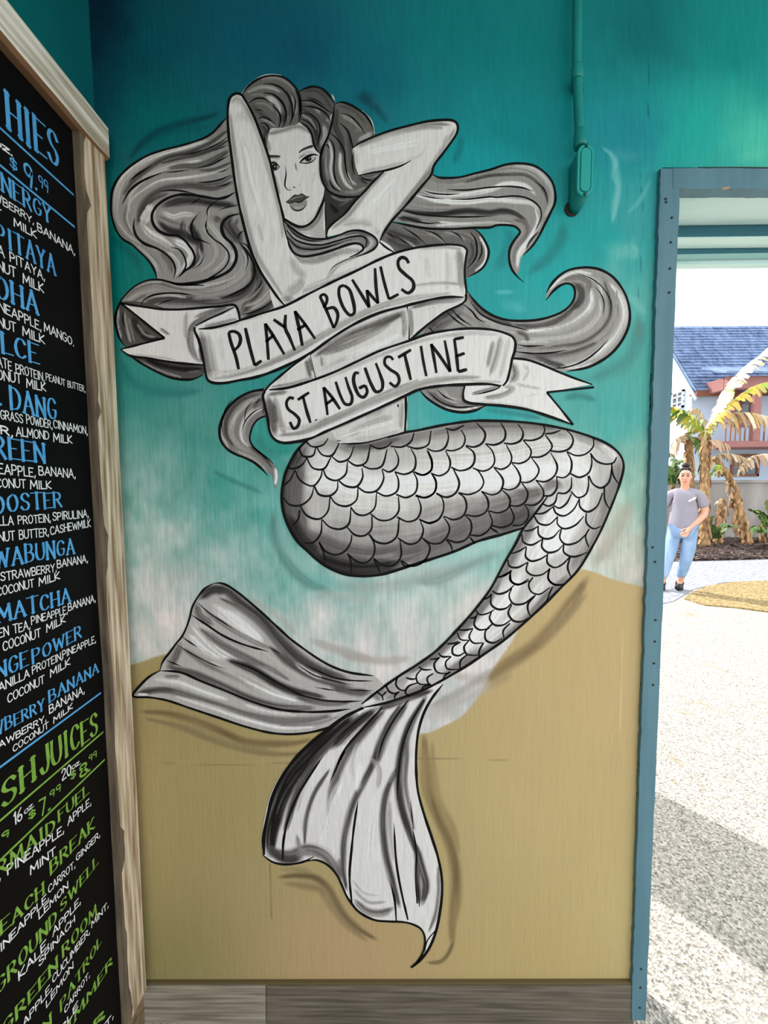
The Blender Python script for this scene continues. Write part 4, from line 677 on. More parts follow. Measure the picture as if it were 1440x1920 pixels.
SCALES = '''G;595 365 625 398 660 404 710 388 738 350;548 405 575 462 640 460 658 410;660 400 700 455 760 460 810 380;760 465 810 500 870 480 905 400;475 535 510 545 570 520 600 475;600 475 640 540 710 545 757 470;860 490 920 525 980 505 1010 395;1005 390 1060 415 1120 400 1150 370
1140 400 1210 405 1270 370 1290 315;1245 400 1310 415 1380 390 1400 300;960 525 1010 545 1080 530 1118 420;1085 545 1130 565 1180 530 1190 480 1165 415;1165 565 1230 580 1290 550 1300 480 1270 415;1290 565 1350 585 1400 555 1405 490 1380 430;455 650 490 620 525 555;525 555 560 620 640 655 690 600 700 550;705 545 730 600 790 620 850 580 862 500
805 620 850 655 920 660 960 600 955 540;925 660 980 695 1050 685 1095 610 1085 550;1040 690 1110 720 1180 690 1190 620 1170 570;1175 710 1240 730 1300 695 1310 620 1285 565;1300 715 1370 730 1425 690 1430 620 1400 570;450 730 490 775 560 780 625 730 648 655;648 655 680 710 750 718 795 680 800 625;750 722 790 770 860 785 920 745 930 670
882 790 920 835 975 843 1035 800 1050 700;1010 835 1070 875 1140 870 1190 820 1190 725;1180 855 1250 885 1310 865 1335 800 1310 715;1325 870 1390 895 1440 880;555 810 545 870 505 915;560 785 600 845 680 868 735 820 750 725;697 870 750 920 820 932 870 900 885 795;860 920 910 970 970 975 1015 935 1020 850
1000 965 1040 1010 1110 1025 1175 985 1195 860;1185 990 1260 1030 1320 1010 1350 940 1330 880;580 1020 640 1020 690 960 697 870;680 1015 720 1075 790 1098 850 1070 885 1010 890 970;860 1090 920 1140 980 1148 1030 1100 1035 1030 1000 965;1030 1120 1090 1165 1160 1165 1205 1110 1200 1000;1210 1135 1270 1170 1340 1150 1385 1090 1390 1040 1350 1000
680 1020 710 1090 718 1155;870 1095 885 1150 888 1215;1030 1125 1055 1170 1070 1215;1205 1135 1225 1165 1250 1175;H;70 415 120 432 180 415 208 350 200 295;190 285 240 295 310 265;190 425 240 428 300 400 315 345 290 295;320 395 370 405 425 380 445 320 390 250;445 385 510 390 565 360 575 310 545 250;565 380 620 385 675 360 688 310 655 258
690 360 750 362 810 335 828 290 815 262;830 320 880 315 930 297;0 575 45 585 95 555 100 500 70 425;100 575 150 590 205 560 220 500 190 430;225 535 280 557 345 540 375 500 370 440 320 400;365 540 430 560 480 540 505 500 490 430 450 388;500 535 550 548 600 520 615 470 580 390;615 505 670 510 725 480 740 430 690 362;740 470 800 468 850 440 875 400 830 325
865 430 930 435 985 415 1010 370 1000 330 970 300;970 435 1030 460 1090 450 1140 400 1140 345;1120 445 1160 495 1220 515 1270 505 1290 470;-5 720 60 730 115 700 130 640 100 575;130 700 190 728 250 705 278 640 240 545;275 700 340 710 410 680 435 630 400 560 365 540;420 690 490 712 540 690 560 620 500 535;550 670 600 680 650 660 672 610 650 550 615 508
670 630 720 632 770 600 790 550 740 470;770 620 830 628 890 590 908 530 865 440;900 595 950 602 990 570 1000 500 970 435;990 575 1050 600 1110 570 1130 510 1125 450;1110 590 1140 645 1190 668 1240 630 1260 520;1258 510 1265 580 1300 640;20 870 80 893 145 870 178 800 165 730 130 705;180 850 240 872 300 850 325 790 310 730 270 700
320 840 380 850 440 830 465 790 455 730 420 690;465 815 530 828 590 800 605 750 590 715 550 680;600 780 650 785 700 760 718 700 680 635;700 775 760 778 810 740 820 690 770 615;820 720 870 715 905 670 905 600;910 700 960 702 995 670 1000 600;995 690 1040 730 1090 710 1110 640 1105 590;1050 735 1055 790 1100 822 1160 790 1200 700;1210 660 1215 750 1245 805
40 990 100 1025 160 1020 205 970 215 920 175 850;200 1000 260 1018 320 1000 355 940 350 880 310 840;350 970 410 975 465 940 490 890 465 815;485 910 550 922 610 900 630 860 600 780;620 910 680 905 720 860 720 810 695 775;195 1000 225 1040 235 1080;345 985 380 1025;480 925 530 958
815 770 850 785 890 765 910 700;885 780 920 798 965 770 1000 705;880 785 900 830 950 848 1010 810 1050 740;760 835 820 830 880 790;760 850 790 895 850 905 910 855;910 850 910 900 950 930 1020 910 1080 850;1095 830 1095 890 1140 930 1190 915;695 945 740 940 785 915;785 910 790 970 830 995 880 985 925 935;935 930 925 990 960 1030 1030 1020 1095 965
1115 930 1090 980 1110 1050;680 965 690 1015 740 1035 810 1000;815 990 810 1050 850 1083 910 1070 945 1035;950 1030 950 1080 1000 1110 1060 1100 1100 1080;615 1090 660 1075 710 1045;710 1050 705 1110 740 1138 800 1125 840 1100;845 1090 845 1150 890 1180 940 1160 990 1110;990 1115 975 1180 995 1240;590 1130 600 1170 650 1180 720 1145
720 1145 710 1200 750 1230 810 1225 860 1190;860 1185 850 1250 890 1290 940 1295;530 1245 570 1230 610 1205;610 1195 605 1260 650 1290 730 1265;I;920 70 960 55 1000 30;990 40 1000 95 1040 112 1100 80;1125 70 1100 110 1115 155 1160 170 1225 130;1220 20 1215 80 1250 112 1310 110;1240 125 1220 170 1205 210;885 150 920 168 970 155 1015 115
1000 135 985 180 1010 225 1070 225 1130 180;1140 175 1095 230 1100 280 1115 300;835 200 860 190 885 165;880 170 880 230 920 258 970 250 1000 220;1000 230 980 280 1010 325 1060 330 1095 310;790 265 810 288 850 285 900 260;885 265 870 310 900 350 950 350 995 320;990 340 950 385 955 430;755 310 785 305 800 285;790 300 780 350 810 378 870 370
885 345 845 390 850 440 890 455 945 430;690 380 730 380 775 370;680 395 700 435 750 440;770 375 750 420 775 455 830 455;620 460 660 458 690 445;700 450 655 480 655 520 690 530 725 510;750 440 720 480 735 520 780 528 810 525;835 455 810 500 808 540;570 515 590 535 640 535;645 535 612 570 620 605 660 612 690 608;740 525 700 560 697 612
520 550 550 550 580 540;575 540 545 580 560 625 600 635 640 630;455 595 480 612 530 612;540 635 505 660 510 690 530 705;470 610 440 650 450 690 480 700 515 695;640 625 605 650 598 670;380 660 410 668 440 665;330 655 320 700 345 730 385 735;445 690 395 710 375 745 400 770;260 700 280 740 310 752 330 745;205 740 240 770 245 795;265 740 240 765;340 740 315 765 312 785;520 700 480 715 470 735'''
sheet = 'G'
for row in SCALES.replace('\n', ';').split(';'):
    if len(row) == 1: sheet = row; continue
    t.line(sheet + ' ' + row, 3.8, c=.07, taper=(.75, .55))
t.build('tail', mural)

# --- ribbons
r = Sheet(22)
r.fill('E 105 672 200 690 300 705 400 718 520 722 640 715 750 705 850 698 962 690 985 730 1000 802 850 835 720 880 700 950 735 1060 740 1140 600 1128 450 1110 300 1085 170 1065 105 1020 435 935', .86, [
  ('E 960 700 850 740 720 790 640 850 620 940 650 1060 700 1120', 16, .50, 1.), ('E 600 740 590 850 600 950', 14, .66, .8), ('E 900 705 760 740 660 780', 10, .46, .9), ('E 400 860 440 890 470 910', 8, .62, .8), ('E 180 1060 350 1075 520 1100', 7, .7, .8), ('E 970 730 985 790', 8, .8, .8), ('E 700 1000 720 1120', 12, .42, .8), ('E 760 810 850 780 960 730', 8, .9, .9), ('E 730 850 860 820 980 790', 9, .56, .9), ('E 640 880 640 990 680 1090', 10, .6, .8)], sharp=True, grain=.04)
r.line('E 105 672 200 690 300 705 400 718 520 722 640 715 750 705 850 698 962 690 985 730 1000 802', 4.4, taper=(.8, .8)); r.line('E 105 672 200 748 320 845 435 935', 4.2, taper=(1, 1)); r.line('E 435 935 280 975 105 1020', 4.2, taper=(1, .6)); r.line('E 105 1020 170 1065 300 1085 450 1110 600 1128 735 1136', 4.6); r.line('E 665 845 750 800 850 755 962 702', 3.4, taper=(.7, .4))
r.fill('F 1340 395 1350 440 1220 495 1100 585 990 680 985 560 975 450 1100 425 1250 400', .84, [('F 990 470 1000 580 995 660', 12, .56, .9), ('F 1000 470 1150 430 1330 415', 14, .48, .95), ('F 1050 480 1200 450', 8, .8, .8), ('F 1080 590 1180 520 1300 450', 6, .93, .9)], sharp=True, dz=.1)
r.line('F 1350 385 1348 420 1330 440 1220 495 1100 582 990 676', 4.4, taper=(1, .8))
r.fill('E 660 845 700 870 800 855 950 820 1000 800 1150 755 1335 695 F 190 455 330 385 500 300 650 230 780 165 895 118 1000 90 1150 68 1280 65 1340 80 1360 105 1350 150 1342 220 1345 300 1350 360 1340 402 1250 400 1150 412 1050 435 950 460 800 500 650 565 500 655 345 765 250 815 130 870 0 915 E 1000 1250 880 1270 800 1270 760 1250 740 1200 730 1130 710 1030 690 950', .87, [
  ('E 710 900 740 1080 780 1230', 20, .54, .95), ('E 760 900 790 1080 820 1220', 14, .68, .8), ('E 850 920 870 1100', 10, .76, .6), ('E 790 1240 950 1215 1150 1150 1350 1060 F 200 760 400 660 600 545 800 460 1000 410 1250 375', 11, .68, .95), ('E 780 1200 1000 1180 1200 1110', 7, .76, .8), ('F 60 850 260 760 460 640 660 530 860 450', 6, .62, .8), ('F 1300 90 1320 220 1325 350', 17, .62, .9), ('F 1230 110 1240 240 1230 360', 11, .74, .7), ('F 1100 140 1110 280', 10, .8, .6), ('F 1000 330 1200 310 1330 320', 7, .7, .8), ('F 1050 95 1200 80 1320 90', 6, .72, .8), ('E 700 860 850 850 1000 820', 7, .74, .8), ('E 1000 810 1200 760', 5, .8, .7)], dz=.2, grain=.045, dry=.5, wide=1.5)
r.line('E 690 868 800 857 950 820 1000 802 1150 755 1335 695 F 190 455 330 385 500 300 650 230 780 165 895 118 1000 90 1150 68 1280 65 1335 77 1358 100', 4.8, dz=.9, taper=(.5, .8)); r.line('F 1358 100 1350 150 1342 220 1345 300 1352 360 1348 410', 4., dz=.9, taper=(1, .8)); r.line('F 1335 402 1250 400 1150 412 1050 435 950 460 800 500 650 565 500 655 345 765 250 815 130 870 0 915 E 1000 1250 880 1272 800 1270 760 1250 742 1200 730 1130 710 1030 690 950 658 875 662 852', 5., dz=.9, taper=(.4, .8))
r1 = r.build('ribbon', mural)
def letters(parent, specs, w, z):
    q = Sheet(z)
    for s in specs: q.line(s, w, c=.10, taper=(.85, .8), wob=.12, dz=.2)
    o = q.build('lettering', None); keep(o, mural); o.parent = parent
letters(r1, ['E 915 892 930 960 970 1080 990 1170', 'E 915 892 950 885 988 902 1004 942 992 990 956 1030', 'E 1040 860 1070 990 1110 1140', 'E 1110 1142 1162 1104', 'F 60 570 72 690 80 805', 'F 60 572 120 665 182 770', 'F 62 690 118 642', 'F 113 545 187 597', 'F 190 515 188 600 215 660 250 745', 'F 250 490 278 605 298 715', 'F 250 492 312 572 380 670', 'F 265 612 326 575',
  'F 410 395 450 480 500 600', 'F 410 396 436 384 455 402 452 440 432 468', 'F 450 478 500 470 525 508 520 556 500 600', 'F 566 326 540 335 532 372 545 430 575 490 606 518 630 505 632 470 620 410 598 350 566 326', 'F 618 288 670 372 728 468', 'F 728 468 712 355', 'F 712 358 748 400 785 442', 'F 785 442 772 340 765 215', 'F 800 204 825 310 855 415', 'F 855 415 917 382', 'F 982 184 965 155 935 147 914 170 920 215 962 258 1008 300 1012 345 978 375 934 350'], 6.4, 24)
r = Sheet(26)
r.fill('F 55 1005 130 930 240 840 345 765 381 928 200 980 85 1000', .84, [('F 100 980 220 960 370 915', 9, .6, .9), ('F 320 800 350 920', 12, .5, .95), ('F 120 950 240 860 330 800', 9, .92, .9), ('F 340 790 365 880', 8, .42, .8)], sharp=True)
r.line('F 55 1005 90 965 160 905 240 840 345 765', 4.2, taper=(1, .7))
r.fill('D 545 1340 640 1352 740 1385 850 1432 960 1475 1065 1510 H 1140 20 840 55 1010 262 850 205 720 165 560 140 430 130 340 120 305 100 308 50 325 -20', .87, [('D 550 1370 570 1450 540 1500', 22, .52, .95), ('D 620 1380 650 1420 620 1490', 8, .7, .8), ('H 360 60 440 40 540 10', 9, .56, .9), ('H 560 10 620 30 560 70 440 90', 14, .62, .8), ('H 640 0 740 20 800 30', 8, .74, .8), ('H 800 60 700 80', 8, .8, .6), ('H 420 110 600 130 760 165', 5, .76, .8)], sharp=True)
r.line('D 545 1343 640 1352 740 1385 850 1432 960 1475 1065 1512 H 1145 22', 4.6, taper=(1, .6)); r.line('H 1145 20 840 53', 4.2, taper=(1, 1)); r.line('H 840 53 925 155 1010 262', 4.4, taper=(1, 1)); r.line('H 1012 262 850 205 720 165 560 140 430 130 340 120 308 102 304 60 318 0', 5.); r.line('H 360 70 440 55 530 25 550 5', 3.6, taper=(.2, .6))
r.fill('F 55 1005 85 998 200 985 380 930 500 885 650 815 800 745 990 680 1100 640 1200 620 1330 605 D 320 1152 420 1160 500 1180 552 1206 570 1240 565 1300 550 1345 535 1420 515 1490 H 540 10 480 2 400 0 320 3 F 1350 957 1200 970 1050 995 960 1035 800 1110 600 1200 450 1265 350 1310 250 1330 170 1335 120 1315 90 1270 75 1180 55 1090 45 1035', .87, [
  ('F 75 1040 95 1160 125 1290', 17, .46, .95), ('F 120 1040 150 1180 190 1290', 12, .64, .8), ('F 80 1030 200 1010', 8, .4, .8), ('F 150 1290 300 1270 480 1195 700 1100 900 1020 1100 950 1300 920 1440 915', 12, .62, .95), ('F 330 1310 480 1235 700 1140 900 1050', 6, .92, .9), ('F 150 1250 320 1230 460 1170', 7, .72, .8), ('F 400 1210 620 1110 840 1010 1050 930', 5, .6, .8), ('F 420 940 620 850 840 760 1040 690 1300 630', 7, .72, .8), ('D 120 1200 300 1180 460 1190', 8, .74, .8), ('D 480 1200 450 1330 410 1450', 12, .66, .85), ('D 430 1230 390 1400', 8, .6, .8), ('D 530 1210 500 1350 470 1470', 12, .78, .8), ('D 200 1470 340 1490 480 1495', 6, .72, .7), ('F 110 1080 130 1220', 10, .34, .7)], dz=.2, grain=.045, dry=.5, wide=1.5)
r.line('F 85 998 200 985 380 930 500 885 650 815 800 745 990 680 1100 640 1200 620 1330 605 D 320 1152 420 1160 500 1180 552 1206 570 1240 565 1300 550 1345 535 1420 515 1490 490 1520', 4.8, dz=.9, taper=(.5, .7)); r.line('H 540 12 480 2 400 0 320 3 F 1350 957 1200 970 1050 995 960 1035 800 1110 600 1200 450 1265 350 1310 250 1332 170 1337 120 1315 90 1270 75 1180 55 1090 45 1035 58 1005', 5.2, dz=.9, taper=(.6, .8))
r2 = r.build('ribbon', mural)
letters(r2, ['F 244 1054 218 1048 196 1078 206 1120 250 1155 278 1190 266 1234 242 1246 218 1204', 'F 268 1062 342 1014', 'F 302 1040 325 1130 350 1210', 'F 383 1188 388 1194', 'F 435 980 450 1080 460 1160', 'F 435 982 488 1045 540 1122', 'F 448 1092 502 1052', 'F 512 945 545 1040 575 1090 608 1088 618 1048 595 980 575 915', 'F 662 892 640 888 627 928 640 990 665 1035 692 1045 715 1010 702 968', 'F 662 988 702 968', 'F 700 855 740 960 772 1010 805 1000 815 960 795 890 770 825', 'F 882 806 865 786 835 790 827 828 860 865 910 900 920 945 895 975 858 950', 'F 913 790 997 740', 'F 955 768 975 850 995 935', 'F 1060 715 1075 810 1095 910', 'F 1126 702 1145 800 1160 890', 'F 1125 704 1185 785 1250 882', 'F 1250 882 1232 780 1213 680', 'F 1275 670 1288 770 1300 880', 'F 1275 672 1337 660', 'F 1286 782 1342 762', 'F 1300 882 1357 866'], 6.2, 29)

# ------------------------------------------------------------------ conduit on the wall
conduit_m = mat('teal_conduit_paint', rgb(22, 142, 136), 0.4, col2=rgb(18, 128, 124), scale=(30, 30, 12), bump=.1)
XC = .4345; YC = D - .031
def zc(py, Y): return float(on_y([(1086, py)], Y)[0][2])
con = thing('conduit', 'teal electrical conduit pipe running down the wall to an elbow box with oval cover', 'conduit', (XC, D, zc(390, D)))
def part(name, bm, m, parent, smooth=False): return keep(obj(name, bm, m, None, smooth), parent)
bm = bmesh.new(); tube(bm, [(.4165, YC, 2.80), (.4187, YC, zc(20, YC)), (.4215, YC, zc(130, YC)), (.4262, YC, zc(190, YC)), (.4300, YC, zc(235, YC)), (.4318, YC, zc(262, YC))], .0099, 20); part('pipe', bm, conduit_m, con)
bm = bmesh.new(); z0, z1 = zc(151, YC), zc(125, YC)
XS = .4222
tube(bm, [(XS, YC, z0), (XS, YC, z0 + .004), (XS, YC, z1 - .004), (XS, YC, z1)], [.0112, .0128, .0124, .0112], 20)
box(bm, (XS + .008, D - .014, z0 - .002), (XS + .024, D - .001, z0 + .022)); st = part('strap', bm, conduit_m, con)
bm = bmesh.new(); tube(bm, [(XS + .018, D - .014, z0 + .008), (XS + .018, D - .02, z0 + .008)], [.005, .004], 6); s_ = part('screw', bm, conduit_m, con); s_.parent = st
bm = bmesh.new(); z0, z1 = zc(272, YC), zc(246, YC)
tube(bm, [(.4335, YC, z0 - .006), (.4335, YC, z0), (.433, YC, z0 + .008), (.4315, YC, z1), (.431, YC, z1 + .003)], [.0128, .0142, .0136, .0118, .0104], 20); part('hub', bm, conduit_m, con)
yb = D - .05
zt_, zb_ = zc(271, yb), zc(368, yb)
def stadium(w, z0, z1, n=14):
    r = w / 2; o = [(r * math.cos(a), z1 - r + r * math.sin(a)) for a in np.linspace(0, math.pi, n)]
    return o + [(r * math.cos(a), z0 + r + r * math.sin(a)) for a in np.linspace(math.pi, 2 * math.pi, n)]
bm = bmesh.new()
secs = [(0.0, .028, -.008), (.012, .034, -.004), (.044, .0345, 0.0)]
rings = []
for dy, w, dz in secs: rings.append([bm.verts.new((XC + .003 + x, D - .001 - dy, z)) for x, z in stadium(w, zb_ + dz, zt_ - .001)])
for a, b in zip(rings, rings[1:]):
    for i in range(len(a)): bm.faces.new((a[i], a[(i + 1) % len(a)], b[(i + 1) % len(b)], b[i])).smooth = True
bm.faces.new(rings[0]); bm.faces.new(rings[-1][::-1]); part('elbow_body', bm, conduit_m, con)
bm = bmesh.new()
rings = []
for dy, w, e in ((.0445, .036, 0), (.049, .036, 0), (.0505, .0345, .001), (.0505, .0265, .006), (.0480, .0245, .007), (.0480, .0225, .008), (.0518, .021, .009), (.0518, .018, .0105)):
    rings.append([bm.verts.new((XC + .003 + x, D - .001 - dy, z)) for x, z in stadium(w, zb_ + e, zt_ - e)])
for a, b in zip(rings, rings[1:]):
    for i in range(len(a)): bm.faces.new((a[i], a[(i + 1) % len(a)], b[(i + 1) % len(b)], b[i]))
bm.faces.new(rings[0]); bm.faces.new(rings[-1][::-1]); cov = part('cover', bm, mat('teal_cover_paint', rgb(36, 166, 158), .4, var=.06), con)
for z in (zt_ - .0035, zb_ + .0035):
    bm = bmesh.new(); tube(bm, [(XC + .003, D - .0512, z), (XC + .003, D - .0545, z)], [.0038, .0030], 10); s_ = part('screw', bm, mat('dark_teal_screw', rgb(10, 84, 80), .5), con); s_.parent = cov
bm = bmesh.new(); tube(bm, [(XC - .003, D - .0004, zb_ + .005), (XC - .003, D - .0024, zb_ + .005)], [.0175, .0175], 24); part('wall_hole', bm, dark_m, con)

# ------------------------------------------------------------------ the menu board on the side wall
XB, XF = -.6595, -.6415
board = thing('menu_board', 'tall black chalk menu board in a weathered wood frame with blue and green lettering', 'menu board', (XB, .5, .12))
black_m = mat('chalkboard_black', rgb(5, 5, 6), .6, spec=.12, var=.25, scale=(3, 3, 3))
wood_m = mat('weathered_wood', rgb(222, 206, 180), .75, col2=rgb(138, 112, 82), scale=(75, 75, 4.5), bump=.7, detail=10, thr=(.36, .62))
wood_t = mat('weathered_wood_rail', rgb(240, 236, 224), .75, col2=rgb(168, 156, 134), scale=(75, 4, 75), bump=.6, detail=9, thr=(.34, .58))
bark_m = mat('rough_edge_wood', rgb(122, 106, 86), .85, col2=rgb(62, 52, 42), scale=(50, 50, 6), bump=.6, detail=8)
YI, YO = .891, .968; YN = .20
ZT_o, ZT_i = 2.265, 2.19
bm = bmesh.new(); box(bm, (XB - .016, YN + .02, .085), (XB, YI + .02, 2.22)); part('panel', bm, black_m, board)
def rough_post(y0, y1, z0, z1, inner_first, seedv):
    """upright with a wavy, chipped inner edge"""
    bm = bmesh.new(); n = 90; zs = np.linspace(z0, z1, n)
    def wob(z, s, k): return (fbm(np.array([z * k]), np.array([s * 1.7]), seedv + s)[0] - .5) * 2
    R = []
    for z in zs:
        ch = max(0, wob(z, 3, 9) - .12) * .05
        sl = 0.0
        yi = y0 + .004 * wob(z, 1, 4) + sl; yf = yi + .006 + .006 * wob(z, 2, 6) + ch
        R.append([bm.verts.new(p) for p in ((XB - .03, yi, z), (XF - .003, yi + .001, z), (XF, yf, z), (XF, y1 + .002 * wob(z, 5, 3) - .004, z), (XF - .004, y1 + .002 * wob(z, 5, 3), z), (XB - .03, y1, z))])
    for a, b in zip(R, R[1:]):
        for i in range(6):
            f = bm.faces.new((a[i], a[(i + 1) % 6], b[(i + 1) % 6], b[i])); f.material_index = 1 if i in (0, 1) else 0
    bm.faces.new(R[0]); bm.faces.new(R[-1][::-1])
    return bm
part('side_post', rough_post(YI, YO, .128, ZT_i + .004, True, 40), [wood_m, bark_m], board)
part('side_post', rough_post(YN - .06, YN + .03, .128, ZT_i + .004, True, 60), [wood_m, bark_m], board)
bm = bmesh.new(); n = 70; R = []
for y in np.linspace(YN - .06, YO + .004, n):
    w = lambda s, k: (fbm(np.array([y * k]), np.array([s * 2.3]), 80 + s)[0] - .5) * 2
    zl = ZT_i + .004 * w(1, 8); zu = ZT_o + .003 * w(2, 5)
    R.append([bm.verts.new(p) for p in ((XB - .03, y, zl + .002), (XF - .002, y, zl), (XF + .006, y, zl + .005 + .003 * w(3, 12)), (XF + .006, y, zu - .004), (XF + .002, y, zu), (XB - .03, y, zu))])
for a, b in zip(R, R[1:]):
    for i in range(6):
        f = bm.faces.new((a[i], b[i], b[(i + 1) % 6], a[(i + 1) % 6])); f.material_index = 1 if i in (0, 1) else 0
bm.faces.new(R[0]); bm.faces.new(R[-1][::-1])
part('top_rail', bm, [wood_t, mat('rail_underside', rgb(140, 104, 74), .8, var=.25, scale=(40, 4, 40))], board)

# hand lettering: a stroke alphabet on a unit cell
GL = {'A': (.62, '0 0 .31 1 .62 0;.12 .34 .5 .34'), 'B': (.52, '0 0 0 1 .36 .98 .44 .76 .34 .54 0 .52;.3 .53 .5 .38 .5 .14 .34 0 0 0'), 'C': (.52, '.52 .82 .4 .98 .2 .98 .04 .72 .02 .36 .14 .06 .34 0 .52 .14'), 'D': (.54, '0 0 0 1;0 1 .3 .96 .52 .72 .54 .36 .36 .06 0 0'),
 'E': (.46, '.46 1 0 1 0 0 .46 0;0 .52 .36 .52'), 'F': (.46, '0 0 0 1 .46 1;0 .52 .36 .52'), 'G': (.56, '.54 .84 .38 1 .16 .94 .02 .6 .06 .2 .26 0 .5 .1 .54 .44 .34 .44'), 'H': (.54, '0 0 0 1;.54 0 .54 1;0 .5 .54 .5'), 'I': (.1, '.05 0 .05 1'), 'J': (.44, '.42 1 .42 .24 .28 .01 .1 .03 0 .22'),
 'K': (.5, '0 0 0 1;.48 1 0 .42 .5 0'), 'L': (.42, '0 1 0 0 .42 0'), 'M': (.7, '0 0 .06 1 .35 .3 .64 1 .7 0'), 'N': (.56, '0 0 0 1 .56 0 .56 1'), 'O': (.58, '.29 1 .06 .8 .02 .4 .16 .04 .34 0 .54 .26 .56 .68 .42 .96 .29 1'), 'P': (.5, '0 0 0 1 .34 .98 .48 .76 .36 .5 0 .46'),
 'Q': (.58, '.29 1 .06 .8 .02 .4 .16 .04 .34 0 .54 .26 .56 .68 .42 .96 .29 1;.36 .24 .6 -.06'), 'R': (.54, '0 0 0 1 .34 .98 .48 .76 .36 .52 0 .48;.22 .5 .54 0'), 'S': (.5, '.48 .84 .34 1 .12 .96 .03 .76 .16 .56 .38 .44 .48 .24 .36 .02 .14 0 0 .16'), 'T': (.56, '0 1 .56 1;.28 1 .28 0'), 'U': (.54, '0 1 0 .26 .14 .01 .38 .01 .54 .26 .54 1'),
 'V': (.56, '0 1 .28 0 .56 1'), 'W': (.84, '0 1 .2 0 .42 .8 .64 0 .84 1'), 'X': (.54, '0 0 .54 1;0 1 .54 0'), 'Y': (.56, '0 1 .28 .5 .56 1;.28 .5 .28 0'), 'Z': (.5, '0 1 .5 1 0 0 .5 0'),
 '0': (.5, '.25 1 .04 .76 .04 .26 .25 0 .46 .26 .46 .76 .25 1'), '1': (.16, '0 .8 .14 1 .14 0'), '2': (.5, '.02 .78 .18 1 .42 .94 .46 .68 .02 0 .5 0'), '6': (.5, '.42 1 .1 .64 .02 .24 .2 0 .42 .06 .46 .32 .28 .5 .06 .34'), '7': (.48, '0 1 .48 1 .18 0'), '8': (.5, '.25 .54 .06 .74 .12 .96 .36 .98 .44 .76 .06 .3 .1 .04 .36 0 .48 .22 .25 .54'),
 '9': (.48, '.44 .72 .28 .46 .06 .56 .04 .86 .24 1 .42 .9 .44 .5 .36 0'), '$': (.5, '.46 .8 .3 .96 .06 .86 .08 .6 .4 .42 .46 .16 .24 .02 .02 .16;.26 1.1 .24 -.12'), '.': (.1, '.04 0 .07 .05'), ',': (.12, '.08 .1 .02 -.16'), ' ': (.3, '')}
for a in 'OZ': GL[a.lower()] = (GL[a][0] * .9, GL[a][1])
CURVY = set('BCDGJOPQRSU0268939$oO')
pale_blue, green_, white_ = mat('blue_chalk_paint', rgb(92, 176, 232), .6, col2=rgb(70, 152, 214), scale=(60, 60, 60)), mat('green_chalk_paint', rgb(140, 186, 78), .6, col2=rgb(112, 160, 54), scale=(60, 60, 60)), mat('white_chalk_paint', rgb(236, 238, 240), .6)
CO = {'b': pale_blue, 'g': green_, 'w': white_}
def on_board(p, off=.0004): return on_x(p, XB + off)
def board_stroke(bm, pts, wfun):
    """pts: (y, z) board coordinates; a flat brush stroke with its width set by direction"""
    p = np.asarray(pts); n = len(p)
    t = np.gradient(p, axis=0); t /= np.maximum(np.linalg.norm(t, axis=1), 1e-9)[:, None]
    nn = np.stack([-t[:, 1], t[:, 0]], 1)
    hw = np.array([wfun(a) for a in t])[:, None] / 2
    e = t * hw
    q = p.copy(); q[0] -= e[0]; q[-1] += e[-1]
    A, B = q + nn * hw, q - nn * hw
    va = [bm.verts.new((board_stroke.x, a[0], a[1])) for a in A]; vb = [bm.verts.new((board_stroke.x, a[0], a[1])) for a in B]
    for i in range(n - 1):
        f = bm.faces.new((va[i], va[i + 1], vb[i + 1], vb[i])); f.normal_update()
        if f.normal.x < 0: f.normal_flip()
    board_stroke.x += 4e-6
